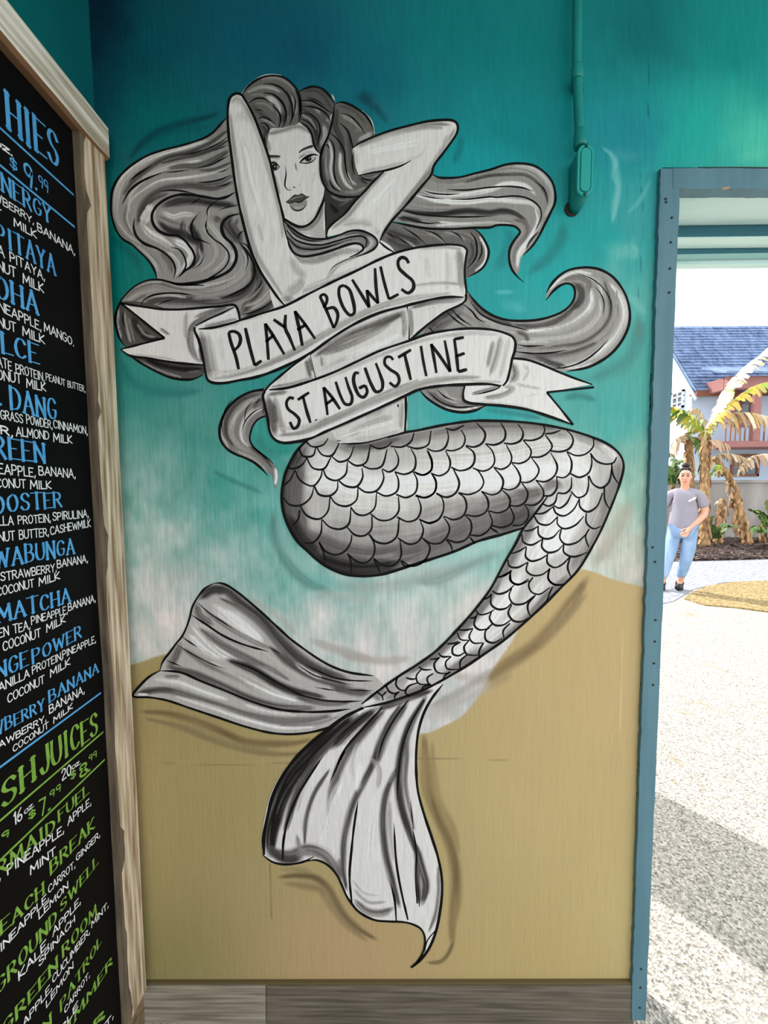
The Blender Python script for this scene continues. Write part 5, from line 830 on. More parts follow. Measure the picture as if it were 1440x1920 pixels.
def text(s, p0, p1, htop, colr, head, kind):
    """one written line: baseline from p0 to p1 (photo places on the board), letter height taken at the end of the line"""
    a, b = on_board([p0])[0], on_board([p1])[0]; c = on_board([(p1[0], p1[1] - htop)])[0]
    h = c[2] - b[2]; gap = .16 if not head else .26
    W = sum(GL[ch][0] + gap + (.14 if head and ch == 'I' else 0) for ch in s) - gap
    sy = (b[1] - a[1]) / W; sl = (b[2] - a[2]) / W
    bm = bmesh.new(); board_stroke.x = XB + .0004; x = 0; r = random.Random(s)
    hs = h * .35 + abs(sy) * .65
    for ch in s:
        if head and ch == 'I': x += .07
        w_, st = GL[ch]; jz = r.uniform(-.04, .04) * h; jh = r.uniform(.94, 1.05); hh = h * jh * (.62 if ch in 'oz' else 1)
        for one in st.split(';'):
            if not one: continue
            v_ = np.array([float(t) for t in one.split()]).reshape(-1, 2)
            straight = ch not in CURVY
            def dense(q):
                if straight:
                    segs = [q[i] + (q[i + 1] - q[i]) * np.linspace(0, 1, 5)[:, None] for i in range(len(q) - 1)]
                    return segs
                return [spline(q, .09)]
            if ch in 'BPRD' and len(v_) > 3:
                parts = [np.array([v_[0], v_[1]]), v_[1:]] if abs(v_[0][0] - v_[1][0]) < .01 else [v_]
                segs = []
                for q in parts: segs += [q[0] + (q[1] - q[0]) * np.linspace(0, 1, 5)[:, None]] if len(q) == 2 else [spline(q, .09)]
            else: segs = dense(v_)
            for q in segs:
                pq = np.stack([a[1] + (x + q[:, 0]) * sy, a[2] + (x + q[:, 0]) * sl + jz + q[:, 1] * hh], 1)
                if head: board_stroke(bm, pq, lambda t: hs * (.05 + .135 * (abs(t[1]) ** 1.2 if t[0] * t[1] <= 0.02 else abs(t[1]) * .72)))
                else: board_stroke(bm, pq, lambda t: hs * .125)
            if head and straight and ch not in '.,':
                for q, d in ((segs[0][0], 1), (segs[-1][-1], 1)):
                    if q[1] in (0.0, 1.0) or abs(q[1] - 1) < .05:
                        xx = np.linspace(-.11, .11, 3) + q[0]
                        pq = np.stack([a[1] + (x + xx) * sy, a[2] + (x + xx) * sl + jz + q[1] * hh + np.zeros(3)], 1)
                        board_stroke(bm, pq, lambda t: hs * .06)
        x += w_ + gap + (.07 if head and ch == 'I' else 0)
    me = bpy.data.meshes.new(kind); bm.to_mesh(me); bm.free()
    return keep(link(kind, me, CO[colr]), board)
def rule(p0, p1, colr, w=.0042):
    a, b = on_board([p0])[0], on_board([p1])[0]; bm = bmesh.new(); board_stroke.x = XB + .0003
    board_stroke(bm, np.array([a[1:], b[1:]])[[0, 1]][0] + (b[1:] - a[1:]) * np.linspace(0, 1, 20)[:, None], lambda t: w)
    me = bpy.data.meshes.new('rule_line'); bm.to_mesh(me); bm.free(); keep(link('rule_line', me, CO[colr]), board)
TXT = '''L|75 1095 500 1440|265|b|1|HIES
L|-60 1215 105 1335|62|w|0|oz.
L|88 1425 148 1470|85|b|0|$
L|215 1560 282 1610|190|b|0|9
L|302 1615 318 1625|60|b|0|.
L|335 1590 415 1652|95|b|0|99
L|-70 1570 432 1915|135|b|1|ENERGY
M|-70 -165 380 125|78|w|0|WBERRY,
M|425 190 845 470|80|w|0|BANANA,
M|-40 25 15 35|80|w|0|T
M|160 140 410 278|82|w|0|MILK
M|-30 315 620 685|200|b|1|PITAYA
M|-20 455 505 755|95|w|0|A PITAYA,
M|-20 640 180 720|110|w|0|NUT
M|262 780 490 890|100|w|0|MILK
M|-40 925 425 1135|225|b|1|OHA
M|-10 1090 465 1320|100|w|0|NEAPPLE,
M|500 1320 830 1490|90|w|0|MANGO.
M|-15 1275 180 1335|105|w|0|NUT
M|258 1370 500 1465|95|w|0|MILK
M|35 1565 425 1685|215|b|1|LCE
M|-25 1715 500 1890|95|w|0|ATE PROTEIN,
N|520 75 960 212|72|w|0|PEANUT BUTTER,
N|-30 60 240 112|105|w|0|ONUT
N|302 155 515 198|95|w|0|MILK
N|-5 350 18 352|110|b|0|.
N|130 400 630 520|225|b|1|DANG
N|10 510 590 620|95|w|0|GRASS POWDER,
N|605 610 985 688|85|w|0|CINNAMON,
N|15 680 145 710|95|w|0|R,
N|185 700 550 745|95|w|0|ALMOND
N|605 765 810 785|90|w|0|MILK
N|-60 935 500 1003|225|b|1|REEN
N|-15 1125 400 1165|105|w|0|EAPPLE,
N|440 1140 850 1178|95|w|0|BANANA,
N|-40 1282 290 1285|95|w|0|CONUT
N|345 1295 575 1296|90|w|0|MILK
N|-70 1575 690 1500|175|b|1|OOSTER
N|-15 1712 570 1670|90|w|0|LLA PROTEIN,
N|597 1655 998 1615|85|w|0|SPIRULINA,
N|-10 1895 550 1825|95|w|0|NUT BUTTER,
N|570 1815 1020 1722|85|w|0|CASHEWMILK
O|-50 370 785 212|165|b|1|WABUNGA
O|12 505 598 400|85|w|0|STRAWBERRY,
O|608 365 930 305|80|w|0|BANANA,
O|-30 665 360 565|90|w|0|COCONUT
O|415 555 630 480|80|w|0|MILK
O|-15 955 740 722|155|b|1|MATCHA
O|-10 1105 320 1010|95|w|0|EN TEA,
O|335 965 715 845|80|w|0|PINEAPPLE,
O|725 820 1012 722|78|w|0|BANANA,
O|35 1245 430 1090|95|w|0|COCONUT
O|495 1045 690 935|80|w|0|MILK
O|-25 1545 290 1400|170|b|1|NGE
O|350 1370 858 1095|130|b|1|POWER
O|-10 1680 310 1515|90|w|0|ANILLA
O|345 1490 660 1330|80|w|0|PROTEIN,
O|665 1320 1015 1150|72|w|0|PINEAPPLE,
O|85 1795 470 1580|90|w|0|COCONUT
O|535 1520 740 1385|75|w|0|MILK
P|-80 370 495 60|150|b|1|WBERRY
O|525 1785 1040 1470|110|b|1|BANANA
P|-10 500 520 185|85|w|0|AWBERRY,
O|525 1905 895 1690|85|w|0|BANANA,
P|150 540 545 265|85|w|0|COCONUT
P|605 215 815 45|75|w|0|MILK
P|45 1175 385 855|330|g|1|SH
P|470 800 1095 320|300|g|1|JUICES
P|165 1365 250 1290|170|w|0|16
P|275 1240 380 1150|85|w|0|oz.
P|325 1300 402 1250|95|g|0|$
P|455 1265 520 1225|220|g|0|7
P|540 1195 566 1180|60|g|0|.
P|565 1065 685 965|95|g|0|99
P|700 860 800 785|150|w|0|20
P|810 735 905 670|75|w|0|oz.
P|798 855 855 805|95|g|0|$
P|895 832 988 765|155|g|0|8
P|990 755 1012 742|50|g|0|.
P|1003 650 1090 585|85|g|0|99
P|25 1525 105 1475|95|g|0|9
P|-30 1950 610 1420|170|g|1|RMAID
P|665 1315 990 1010|140|g|1|FUEL
P|-10 1990 720 1445|115|w|0|, PINEAPPLE,
P|765 1365 1025 1130|105|w|0|APPLE,
P|345 1915 625 1690|110|w|0|MINT
Q|15 778 420 395|150|g|1|EACH
P|575 1910 1055 1400|160|g|1|BREAK
Q|10 945 470 440|100|w|0|INEAPPLE,
Q|470 385 725 130|95|w|0|CARROT,
P|860 1770 1125 1490|85|w|0|GINGER,
Q|378 630 655 335|90|w|0|LEMON
Q|-30 1370 540 665|170|g|1|GROUND
Q|590 560 940 105|120|g|1|SWELL
Q|185 1225 470 880|110|w|0|KALE,
Q|510 800 778 480|100|w|0|APPLE,
Q|380 1090 720 655|90|w|0|SPINACH
Q|30 1760 550 1100|150|g|1|GREEN
Q|610 995 928 590|140|g|1|ROOM
Q|225 1680 500 1310|100|w|0|APPLE,
Q|510 1255 865 770|90|w|0|CUCUMBER,
Q|885 715 1045 515|80|w|0|MINT,
Q|450 1485 705 1105|85|w|0|LEMON
Q|420 1740 490 1640|140|g|1|N
Q|590 1515 972 870|125|g|1|PATROL
Q|625 1545 865 1185|80|w|0|CARROT,
Q|590 1740 750 1480|85|w|0|PLE
Q|660 1720 1080 1065|110|g|1|IMMER
Q|915 1690 1005 1580|105|g|1|R
Q|960 1760 1095 1580|75|w|0|ET,'''
for row in TXT.split('\n'):
    z, xy, ht, cl, hd, s = row.split('|')
    q = P(z + ' ' + xy); ht = float(ht) / ZOOM[z][2] * ({'P': .8, 'Q': .72}.get(z, .93))
    kind = 'heading' if hd == '1' else ('price' if any(c in '0123456789$' for c in s) or s in ('.', 'oz.') else 'ingredients')
    text(s, tuple(q[0]), tuple(q[1]), ht, cl, hd == '1', kind)
for p, cl in (('L -20 1077 625 1665', 'b'), ('L -20 1398 L 600 1912 M 832 147', 'b'), ('P -20 727 P 0 715 O 1062 1693', 'b'), ('P -20 1332 1155 320', 'g'), ('P -20 1779 1172 632', 'g')):
    q = P(p); rule(tuple(q[0]), tuple(q[-1]), cl)

# ------------------------------------------------------------------ outside: ground
def at(px, py, Y): return Vector(on_y([(px, py)], Y)[0])
def gr(px, py): return Vector(on_z([(px, py)], 0.0)[0])
def speckle(name, cols, scale, rough=.9, bump=.5, dist=.01, big=None):
    m = bpy.data.materials.new(name); m.use_nodes = True; nt = m.node_tree; b = nt.nodes['Principled BSDF']
    ge = nt.nodes.new('ShaderNodeNewGeometry')
    vo = nt.nodes.new('ShaderNodeTexVoronoi'); vo.inputs['Scale'].default_value = scale
    nt.links.new(ge.outputs['Position'], vo.inputs['Vector'])
    sp = nt.nodes.new('ShaderNodeSeparateColor'); nt.links.new(vo.outputs['Color'], sp.inputs[0])
    r = nt.nodes.new('ShaderNodeValToRGB'); r.color_ramp.interpolation = 'LINEAR'
    while len(r.color_ramp.elements) < len(cols): r.color_ramp.elements.new(.5)
    for i, (p, c) in enumerate(cols): r.color_ramp.elements[i].position = p; r.color_ramp.elements[i].color = c
    nt.links.new(sp.outputs[0], r.inputs[0]); out = r.outputs[0]
    if big:
        n = nt.nodes.new('ShaderNodeTexNoise'); n.inputs['Scale'].default_value = big[0]; n.inputs['Detail'].default_value = 8; n.inputs['Roughness'].default_value = .7
        nt.links.new(ge.outputs['Position'], n.inputs['Vector'])
        rr = nt.nodes.new('ShaderNodeValToRGB'); rr.color_ramp.elements[0].position = big[1]; rr.color_ramp.elements[1].position = big[2]
        rr.color_ramp.elements[0].color = (0, 0, 0, 1); rr.color_ramp.elements[1].color = (1, 1, 1, 1)
        nt.links.new(n.outputs['Fac'], rr.inputs[0])
        mx = nt.nodes.new('ShaderNodeMix'); mx.data_type = 'RGBA'; mx.inputs['B'].default_value = big[3]
        nt.links.new(rr.outputs[0], mx.inputs['Factor']); nt.links.new(out, mx.inputs['A']); out = mx.outputs['Result']
    nt.links.new(out, b.inputs['Base Color']); b.inputs['Roughness'].default_value = rough; b.inputs['Specular IOR Level'].default_value = .2
    if bump:
        bp = nt.nodes.new('ShaderNodeBump'); bp.inputs['Strength'].default_value = bump; bp.inputs['Distance'].default_value = dist
        nt.links.new(vo.outputs['Distance'], bp.inputs['Height']); nt.links.new(bp.outputs[0], b.inputs['Normal'])
    return m
gravel = speckle('pale_gravel', [(0, rgb(116, 110, 104)), (.3, rgb(160, 154, 145)), (.7, rgb(182, 175, 163)), (1, rgb(212, 205, 190))], 150, big=(2.2, .60, .70, rgb(150, 134, 102)))
bm = bmesh.new()
def sheet(pts, z, t=.02): 
    bm = bmesh.new(); prism(bm, [(p[0], p[1], z) for p in pts], (0, 0, -t)); return bm
struct(obj('ground', sheet([(-14, D - .038), (30, D - .038), (30, 40), (-14, 40)], -.004, .1), gravel))
struct(obj('ground_yard', sheet([(2.2, -16), (30, -16), (30, D - .04), (2.2, D - .04)], -.004, .1), gravel))
struct(obj('ground_street', sheet([(-14, -16), (2.2, -16), (2.2, -6), (-14, -6)], -.004, .1), gravel))
path_m = speckle('concrete_path', [(0, rgb(126, 128, 134)), (.5, rgb(146, 148, 155)), (1, rgb(168, 170, 177))], 40, bump=.1)
pb = lambda pts: [(gr(*p)[0], gr(*p)[1]) for p in pts]
struct(obj('path', sheet([(-9, 7.35)] + pb([(1300, 1052), (1500, 1047), (1640, 1046), (1640, 1082), (1500, 1088), (1360, 1092), (1300, 1105), (1262, 1128), (1200, 1140)]) + [(-9, 4.6)], .004), path_m))
grass_m = speckle('dry_grass_base', [(0, rgb(112, 94, 62)), (.5, rgb(148, 128, 88)), (1, rgb(180, 158, 114))], 60)
gp = pb([(1283, 1123), (1300, 1111), (1330, 1099), (1380, 1092), (1500, 1087), (1640, 1082), (1660, 1180), (1440, 1148), (1380, 1140), (1320, 1135)])
go = obj('lawn_patch', sheet(gp, .012), grass_m); tag(go, 'tan dry grass patch beside the concrete path', 'grass', kind='stuff')
mul = speckle('dark_mulch', [(0, rgb(26, 20, 19)), (.5, rgb(58, 45, 41)), (.85, rgb(92, 74, 66)), (1, rgb(170, 154, 142))], 30, bump=1., dist=.03)
bm = bmesh.new(); R_ = random.Random(3)
mp_ = pb([(1120, 1055), (1300, 1052.5), (1400, 1050), (1520, 1046), (1520, 1011), (1300, 1011), (1120, 1013)])
prism(bm, [(x, y, .05) for x, y in mp_], (0, 0, -.06))
for _ in range(700):
    x, y = R_.uniform(mp_[0][0] + .5, 11.5), R_.uniform(7.55, 10.2); a = R_.uniform(0, 6.28); l, w = R_.uniform(.03, .09), R_.uniform(.012, .03); z = .052 + R_.uniform(0, .03)
    d = Vector((math.cos(a) * l, math.sin(a) * l, R_.uniform(-.015, .02))); n = Vector((-math.sin(a) * w, math.cos(a) * w, .0)); c = Vector((x, y, z))
    bm.faces.new([bm.verts.new(c + k) for k in (d + n, -d + n, -d - n, d - n)])
mo = obj('mulch_bed', bm, mul); tag(mo, 'dark bark mulch bed under the banana plants', 'mulch', kind='stuff')

# garden wall and the house
stuc = mat('pale_stucco', rgb(184, 202, 222), .85, var=.05, scale=(2, 2, 2), bump=.1)
conc = mat('weathered_concrete', rgb(166, 162, 158), .9, col2=rgb(118, 114, 112), scale=(1.6, 1.6, .8), bump=.3, detail=9, thr=(.32, .68))
YG = 10.6
bm = bmesh.new(); zt = at(1400, 905, YG)[2]; box(bm, (-9.0, YG, 0), (22, YG + .2, zt)); box(bm, (-9.05, YG - .04, zt), (22.05, YG + .24, zt + .07))
gw = obj('garden_wall', bm, conc); tag(gw, 'weathered grey concrete garden wall behind the banana plants', 'wall')
YH = 14.0; YR = 15.75
brown = mat('dusty_red_trim', rgb(158, 108, 104), .7, var=.15, scale=(3, 3, 3)); dbrown = mat('brown_fascia', rgb(132, 84, 66), .7, var=.15)
glass = mat('dark_window_glass', rgb(96, 108, 122), .15, spec=.6, col2=rgb(60, 70, 84), scale=(1.2, 1.2, 1.6))
hx = at(1297, 760, YH)[0]; ze = at(1297, 714, YH)[2]; zr = at(1297, 616, YR)[2]
house = thing('house', 'white stucco house with a blue grey shingle roof and red trimmed balcony', 'house', (hx + 5, YH + 1.7, 0))
bm = bmesh.new(); YBk = YR + (YR - YH)
vs = [(hx, YH, 0), (hx, YBk, 0), (hx, YBk, ze), (hx, YR, zr - .18), (hx, YH, ze)]
prism(bm, vs, (13, 0, 0)); part('walls', bm, stuc, house)
# shingle roof: overlapping courses
roof_m = mat('blue_grey_shingle', rgb(126, 148, 184), .8, col2=rgb(84, 104, 138), scale=(6, 1.2, 4), detail=5)
bm = bmesh.new(); nc = 22; sl = Vector((0, YR - YH + .35, (zr - ze) * (YR - YH + .35) / (YR - YH)))
o = Vector((hx - .12, YH - .35, ze - (zr - ze) * .35 / (YR - YH) + .06)); nrm = Vector((0, -sl.z, sl.y)).normalized(); R_ = random.Random(5)
for c in range(nc):
    a0 = o + sl * (c / nc); a1 = o + sl * (c + 1.15) / nc; x = 0
    while x < 13.2:
        w = R_.uniform(.28, .5); lift = nrm * R_.uniform(.035, .055)
        p = [a0 + Vector((x, 0, 0)) + lift, a0 + Vector((x + w - .012, 0, 0)) + lift, a1 + Vector((x + w - .012, 0, 0)) + nrm * .008, a1 + Vector((x, 0, 0)) + nrm * .008]
        q = [a0 + Vector((x, 0, 0)), a0 + Vector((x + w - .012, 0, 0))]
        v_ = [bm.verts.new(k) for k in p + q]; bm.faces.new(v_[:4]); bm.faces.new((v_[0], v_[4], v_[5], v_[1])); x += w
prism(bm, [o - nrm * .05, o + Vector((13.2, 0, 0)) - nrm * .05, o + sl + Vector((13.2, 0, 0)) - nrm * .05, o + sl - nrm * .05], nrm * .055)
bk = o + sl; prism(bm, [bk, bk + Vector((13.2, 0, 0)), bk + Vector((13.2, sl.y, -sl.z)), bk + Vector((0, sl.y, -sl.z))], (0, 0, -.06))
part('roof', bm, roof_m, house)
bm = bmesh.new(); box(bm, (hx - .12, YH - .36, ze - .58), (at(1375, 720, YH)[0], YH - .30, ze - .40)); box(bm, (hx - .10, YH - .3, ze - .52), (hx + 13, YH - .002, ze - .46)); part('fascia', bm, dbrown, house)
bm = bmesh.new(); prism(bm, [(hx - .13, YH - .35, ze - .62), (hx - .13, YR, zr - .06), (hx - .13, YR, zr - .3), (hx - .13, YH - .3, ze - .72)], (.05, 0, 0)); part('rake_board', bm, stuc, house)
def window(x0, x1, z0, z1, y, fm, nx, nz, axis='y', name='window'):
    w = .07; bm = bmesh.new()
    def bx(a0, a1, c0, c1, d0, d1):
        if axis == 'y': box(bm, (a0, y - d1, c0), (a1, y - d0, c1))
        else: box(bm, (y - d1, a0, c0), (y - d0, a1, c1))
    bx(x0, x1, z0, z0 + w, 0, .06); bx(x0, x1, z1 - w, z1, 0, .06); bx(x0, x0 + w, z0, z1, 0, .06); bx(x1 - w, x1, z0, z1, 0, .06)
    for i in range(1, nx): bx(x0 + (x1 - x0) * i / nx - .02, x0 + (x1 - x0) * i / nx + .02, z0, z1, .01, .05)
    for i in range(1, nz): bx(x0, x1, z0 + (z1 - z0) * i / nz - .02, z0 + (z1 - z0) * i / nz + .02, .01, .05)
    f = part(name, bm, fm, house); bm = bmesh.new(); bx(x0 + w, x1 - w, z0 + w, z1 - w, .005, .02); g = part('pane', bm, glass, house); g.parent = f
a, b = at(1370, 852, YH), at(1420, 893, YH); window(a[0], b[0], b[2], a[2], YH - .002, dbrown, 2, 2)
a, b = at(1374, 735, YH), at(1420, 800, YH); window(a[0], b[0], b[2], a[2], YH - .002, brown, 3, 3)
wt = mat('white_window_frame', rgb(235, 238, 242), .6)
zw0, zw1 = at(1270, 766, 14.6)[2], at(1270, 733, 14.6)[2]; window(14.35, 14.95, zw0, zw1, hx - .002, wt, 2, 3, 'x')
# balcony with its roof, post and railing
YBal = 12.9
bal = [at(1357, 827, YBal), at(1357, 838, YBal)]; x0 = bal[0][0]; z1, z0 = bal[0][2], bal[1][2]
bm = bmesh.new(); box(bm, (x0, YBal, z0), (x0 + 6, YH - .002, z1)); part('balcony_floor', bm, brown, house)
def part_beam(lo, hi, nm, m): bm = bmesh.new(); box(bm, lo, hi); bevel(bm, .015, 1); return part(nm, bm, m, house)
zt2 = at(1365, 705, YBal)[2]; zb2 = at(1365, 729, YBal)[2]
prr = at(1366, 705, YBal)[0]
part_beam((prr, YBal, zb2), (prr + 6, YBal + .16, zt2), 'balcony_beam', brown)
part_beam((prr, YBal + .162, zb2), (prr + .16, YH - .004, zt2), 'balcony_beam', brown)
bm = bmesh.new(); pr2 = at(1350, 697, YBal)[0]; prism(bm, [(pr2, YBal - .25, zt2 + .02), (pr2 + 6.6, YBal - .25, zt2 + .02), (pr2 + 6.6, YH - .34, zt2 + .42), (pr2, YH - .34, zt2 + .42)], (0, 0, .06)); part('balcony_roof', bm, roof_m, house)
pz = at(1422, 780, YBal)[0]; part_beam((pz - .11, YBal + .02, z1), (pz + .11, YBal + .15, zb2), 'balcony_post', brown)
zrail = at(1400, 790, YBal)[2]
rl = part_beam((x0, YBal + .02, zrail - .05), (x0 + 6, YBal + .09, zrail), 'railing', brown)
for i in range(22):
    xx = x0 + .08 + i * .15; bm = bmesh.new(); box(bm, (xx, YBal + .04, z1), (xx + .025, YBal + .07, zrail - .051)); g = part('baluster', bm, dbrown, house); g.parent = rl

# ------------------------------------------------------------------ banana plants
def leaf_mat(name, a, b, c):
    m = bpy.data.materials.new(name); m.use_nodes = True; nt = m.node_tree; bs = nt.nodes['Principled BSDF']
    atn = nt.nodes.new('ShaderNodeAttribute'); atn.attribute_name = 'paint'; nt.links.new(atn.outputs['Color'], bs.inputs['Base Color'])
    bs.inputs['Roughness'].default_value = .5
    bs.inputs['Transmission Weight'].default_value = 0.0; bs.inputs['Subsurface Weight'].default_value = 0.0
    return m
leaf_m = leaf_mat('banana_leaf', 0, 0, 0)
trunk_m = mat('banana_trunk_fibre', rgb(196, 160, 112), .8, col2=rgb(116, 84, 54), scale=(14, 14, 2.2), bump=.5, detail=8, thr=(.35, .65))
GREEN, LIME, YEL, BRN, PALE = (70, 122, 44), (150, 186, 48), (214, 190, 60), (166, 134, 104), (216, 204, 176)
def leaf(plant, pts, width, cols, tear=.5, droop=.6, seed=0):
    """banana leaf along a midrib given by points; blade torn into strips that hang from the rib"""
    R_ = random.Random(seed); p = spline(np.array([list(q) for q in pts]), .03) if len(pts) > 2 else np.array([list(q) for q in pts])
    n = len(p); bm = bmesh.new(); lay = bm.verts.layers.float_color.new('paint')
    def vtx(co, c):
        q = bm.verts.new(co); l = lin(np.array(c) / 255.); q[lay] = (l[0], l[1], l[2], 1); return q
    t = np.gradient(p, axis=0); t /= np.linalg.norm(t, axis=1)[:, None]
    rib = mix(cols[0], (220, 214, 150), .5)
    side = np.cross(t, np.array([0, 0, 1.])); side /= np.maximum(np.linalg.norm(side, axis=1), .2)[:, None]
    for s in (-1, 1):
        i = int(n * .16)
        while i < n - 1:
            k = min(n - 1, i + R_.randint(2, 4)); u = (i + k) / 2 / n
            w = width * math.sin(math.pi * min(1, (u - .1) / .95)) ** .6 * R_.uniform(.75, 1.05)
            dr = droop * R_.uniform(.6, 1.3); c1 = R_.choice(cols); c2 = mix(R_.choice(cols), BRN, R_.random() * .7)
            A, B = p[i], p[k]; d = side[(i + k) // 2] * s * w; rows = []
            for j in range(4):
                f = j / 3; g = R_.uniform(0, .16) * tear * f
                off = d * f * (1 - .25 * dr * f) + np.array([0, 0, .10 * w * math.sin(f * 3.14) - dr * w * f * f])
                fw = off + t[(i + k) // 2] * w * .35 * f
                a_ = A * (1 - g) + B * g + fw; b_ = B * (1 - g) + A * g + fw
                if j == 3: a_ = a_ * .6 + b_ * .4
                c = mix(c1, c2, f)
                rows.append((vtx(a_, c), vtx(b_, c)))
            for r0, r1 in zip(rows, rows[1:]): bm.faces.new((r0[0], r0[1], r1[1], r1[0]))
            i = k + (1 if R_.random() < tear * .45 else 0)
    for i in range(0, n - 1):
        pass
    r0 = max(.008, width * .055)
    vs0 = len(bm.verts); tube(bm, p[::2] if n > 8 else p, [r0 * (1 - .8 * j / max(1, len(p[::2] if n > 8 else p) - 1)) for j in range(len(p[::2] if n > 8 else p))], 6)
    bm.verts.ensure_lookup_table(); l = lin(np.array(rib) / 255.)
    for q in bm.verts[vs0:]: q[lay] = (l[0], l[1], l[2], 1)
    me = bpy.data.meshes.new('leaf'); bm.to_mesh(me); bm.free()
    return keep(link('leaf', me, leaf_m), plant)
def mix(a, b, f): return tuple(x * (1 - f) + y * f for x, y in zip(a, b))
def trunk(plant, pts, rad, name='trunk'):
    bm = bmesh.new(); p = spline(np.array([list(q) for q in pts]), .05); n = len(p); R_ = random.Random(n)
    tube(bm, p, [rad[0] + (rad[1] - rad[0]) * i / (n - 1) + .012 * math.sin(i * 1.7) + R_.uniform(-.006, .006) for i in range(n)], 14)
    for i in range(2, n - 1, 1):       # papery old sheaths
        a = R_.uniform(0, 6.28); r = rad[0] + (rad[1] - rad[0]) * i / (n - 1); c = Vector(p[i]); d = Vector((math.cos(a), math.sin(a), 0)); tn = Vector((-d.y, d.x, 0))
        l = R_.uniform(.1, .25)
        bm.faces.new([bm.verts.new(k) for k in (c + d * r * .98 - tn * .05, c + d * r * .98 + tn * .05, c + d * (r + .05) + tn * .02 - Vector((0, 0, l)), c + d * (r + .04) - tn * .03 - Vector((0, 0, l)))])
    return part(name, bm, trunk_m, plant)
def Rp(s, Y): return [at(x, y, Y) for x, y in P('R ' + s)]
YA = 8.9
def plant(name, label, px, py, Y):
    b = at(px, py, Y); return thing(name, label, 'plant', (b[0], b[1], .05), group='banana plants along the garden wall')
A_ = plant('banana_plant', 'tallest banana plant with an upright trunk and a big pale leaf reaching over the roof', 1321, 1029, YA)
bx_ = at(1321, 1026, YA); trunk(A_, [(bx_[0], YA, .052), at(1321, 960, YA), at(1322, 880, YA), at(1323, 815, YA)], (.1, .075))
leaf(A_, [at(1322, 830, YA)] + Rp('350 735 420 600 500 440 600 320 754 190 860 90', YA - .2), .30, [PALE, (236, 228, 206), (206, 200, 120), PALE], .6, .5, 1)
leaf(A_, [at(1322, 830, YA)] + Rp('370 740 440 600 490 500 515 410', YA + .1), .24, [GREEN, LIME, (120, 170, 40)], .15, .25, 2)
leaf(A_, [at(1322, 830, YA)] + Rp('380 690 460 590 560 500 660 430 754 400 850 400', YA - .3), .26, [YEL, LIME, (206, 150, 60), YEL], .6, .8, 3)
leaf(A_, [at(1322, 830, YA)] + Rp('380 680 450 625 560 595 680 605 780 640', YA - .1), .30, [BRN, (206, 186, 120), (190, 150, 70), PALE], .9, 1.2, 4)
leaf(A_, [at(1322, 830, YA)] + Rp('330 700 290 650 230 600 130 560', YA - .2), .26, [GREEN, LIME, YEL], .5, .8, 5)
leaf(A_, [at(1322, 830, YA)] + Rp('345 720 330 640 300 570 250 580', YA + .3), .16, [BRN, PALE, (180, 150, 120)], .9, 1.1, 6)
leaf(A_, [at(1322, 830, YA)] + Rp('360 780 420 770 490 800', YA - .1), .2, [BRN, (190, 160, 130)], .9, 1.2, 7)
YB_ = 9.4
B_ = plant('banana_plant', 'banana plant behind the person with green leaves hanging beside its trunk', 1294, 1020, YB_)
trunk(B_, [(at(1295, 1020, YB_)[0], YB_, .052), at(1294, 930, YB_), at(1292, 860, YB_), at(1290, 812, YB_)], (.1, .07))
leaf(B_, [at(1290, 815, YB_)] + Rp('240 690 200 620 130 600 80 620', YB_), .3, [LIME, YEL, GREEN], .6, .9, 11)
leaf(B_, [at(1290, 815, YB_)] + Rp('270 760 310 790 320 880 310 990', YB_ - .3), .22, [GREEN, (60, 104, 40), (90, 140, 60)], .3, .3, 12)
leaf(B_, [at(1290, 815, YB_)] + Rp('225 740 170 760 140 820 130 880', YB_ - .1), .22, [BRN, (186, 160, 140)], .9, 1.1, 13)
leaf(B_, [at(1290, 815, YB_)] + Rp('260 750 330 760 400 800', YB_ - .1), .2, [BRN, (190, 164, 130)], .9, 1.2, 14)
leaf(B_, [at(1290, 815, YB_)] + Rp('250 720 290 700 330 640', YB_ - .4), .1, [LIME, GREEN], .2, .3, 15)
YC_ = 9.2
C_ = plant('banana_plant', 'leaning dry banana trunk with brown hanging leaves in front of the grey wall', 1401, 1023, YC_)
trunk(C_, [(at(1402, 1022, YC_)[0], YC_, .052), at(1388, 960, YC_), at(1372, 905, YC_), at(1354, 876, YC_), at(1338, 858, YC_)], (.1, .05))
leaf(C_, [at(1340, 860, YC_)] + Rp('430 870 500 860 580 875 640 910', YC_ - .1), .2, [BRN, PALE, (170, 150, 96)], .9, 1.2, 21)
leaf(C_, [at(1366, 895, YC_)] + Rp('560 990 590 930 650 880 754 860 820 880', YC_ - .2), .2, [BRN, PALE, (190, 160, 120)], .9, 1.2, 22)
leaf(C_, [at(1346, 868, YC_)] + Rp('420 960 400 980 390 1000', YC_ - .2), .16, [GREEN, LIME], .3, .5, 23)
leaf(C_, [at(1372, 905, YC_)] + Rp('520 1080 500 1180 500 1260', YC_ - .05), .14, [BRN, (150, 116, 90)], .8, .4, 24)
leaf(C_, [at(1376, 920, YC_)] + Rp('530 1180 540 1290 560 1390', YC_ + .1), .14, [BRN, (140, 110, 84)], .8, .4, 25)
D_ = plant('banana_plant', 'short withered banana stump with reddish dry leaves and green sprouts', 1346, 1020, 9.3)
trunk(D_, [(at(1346, 1022, 9.3)[0], 9.3, .052), at(1350, 985, 9.3), at(1354, 935, 9.3)], (.09, .05))
leaf(D_, [at(1354, 940, 9.3)] + Rp('440 1160 430 1230 445 1330', 9.2), .14, [(206, 160, 140), BRN], .8, .4, 31); leaf(D_, [at(1352, 960, 9.3)] + Rp('480 1200 470 1280 450 1400', 9.2), .12, [(190, 150, 130), BRN], .8, .4, 32)
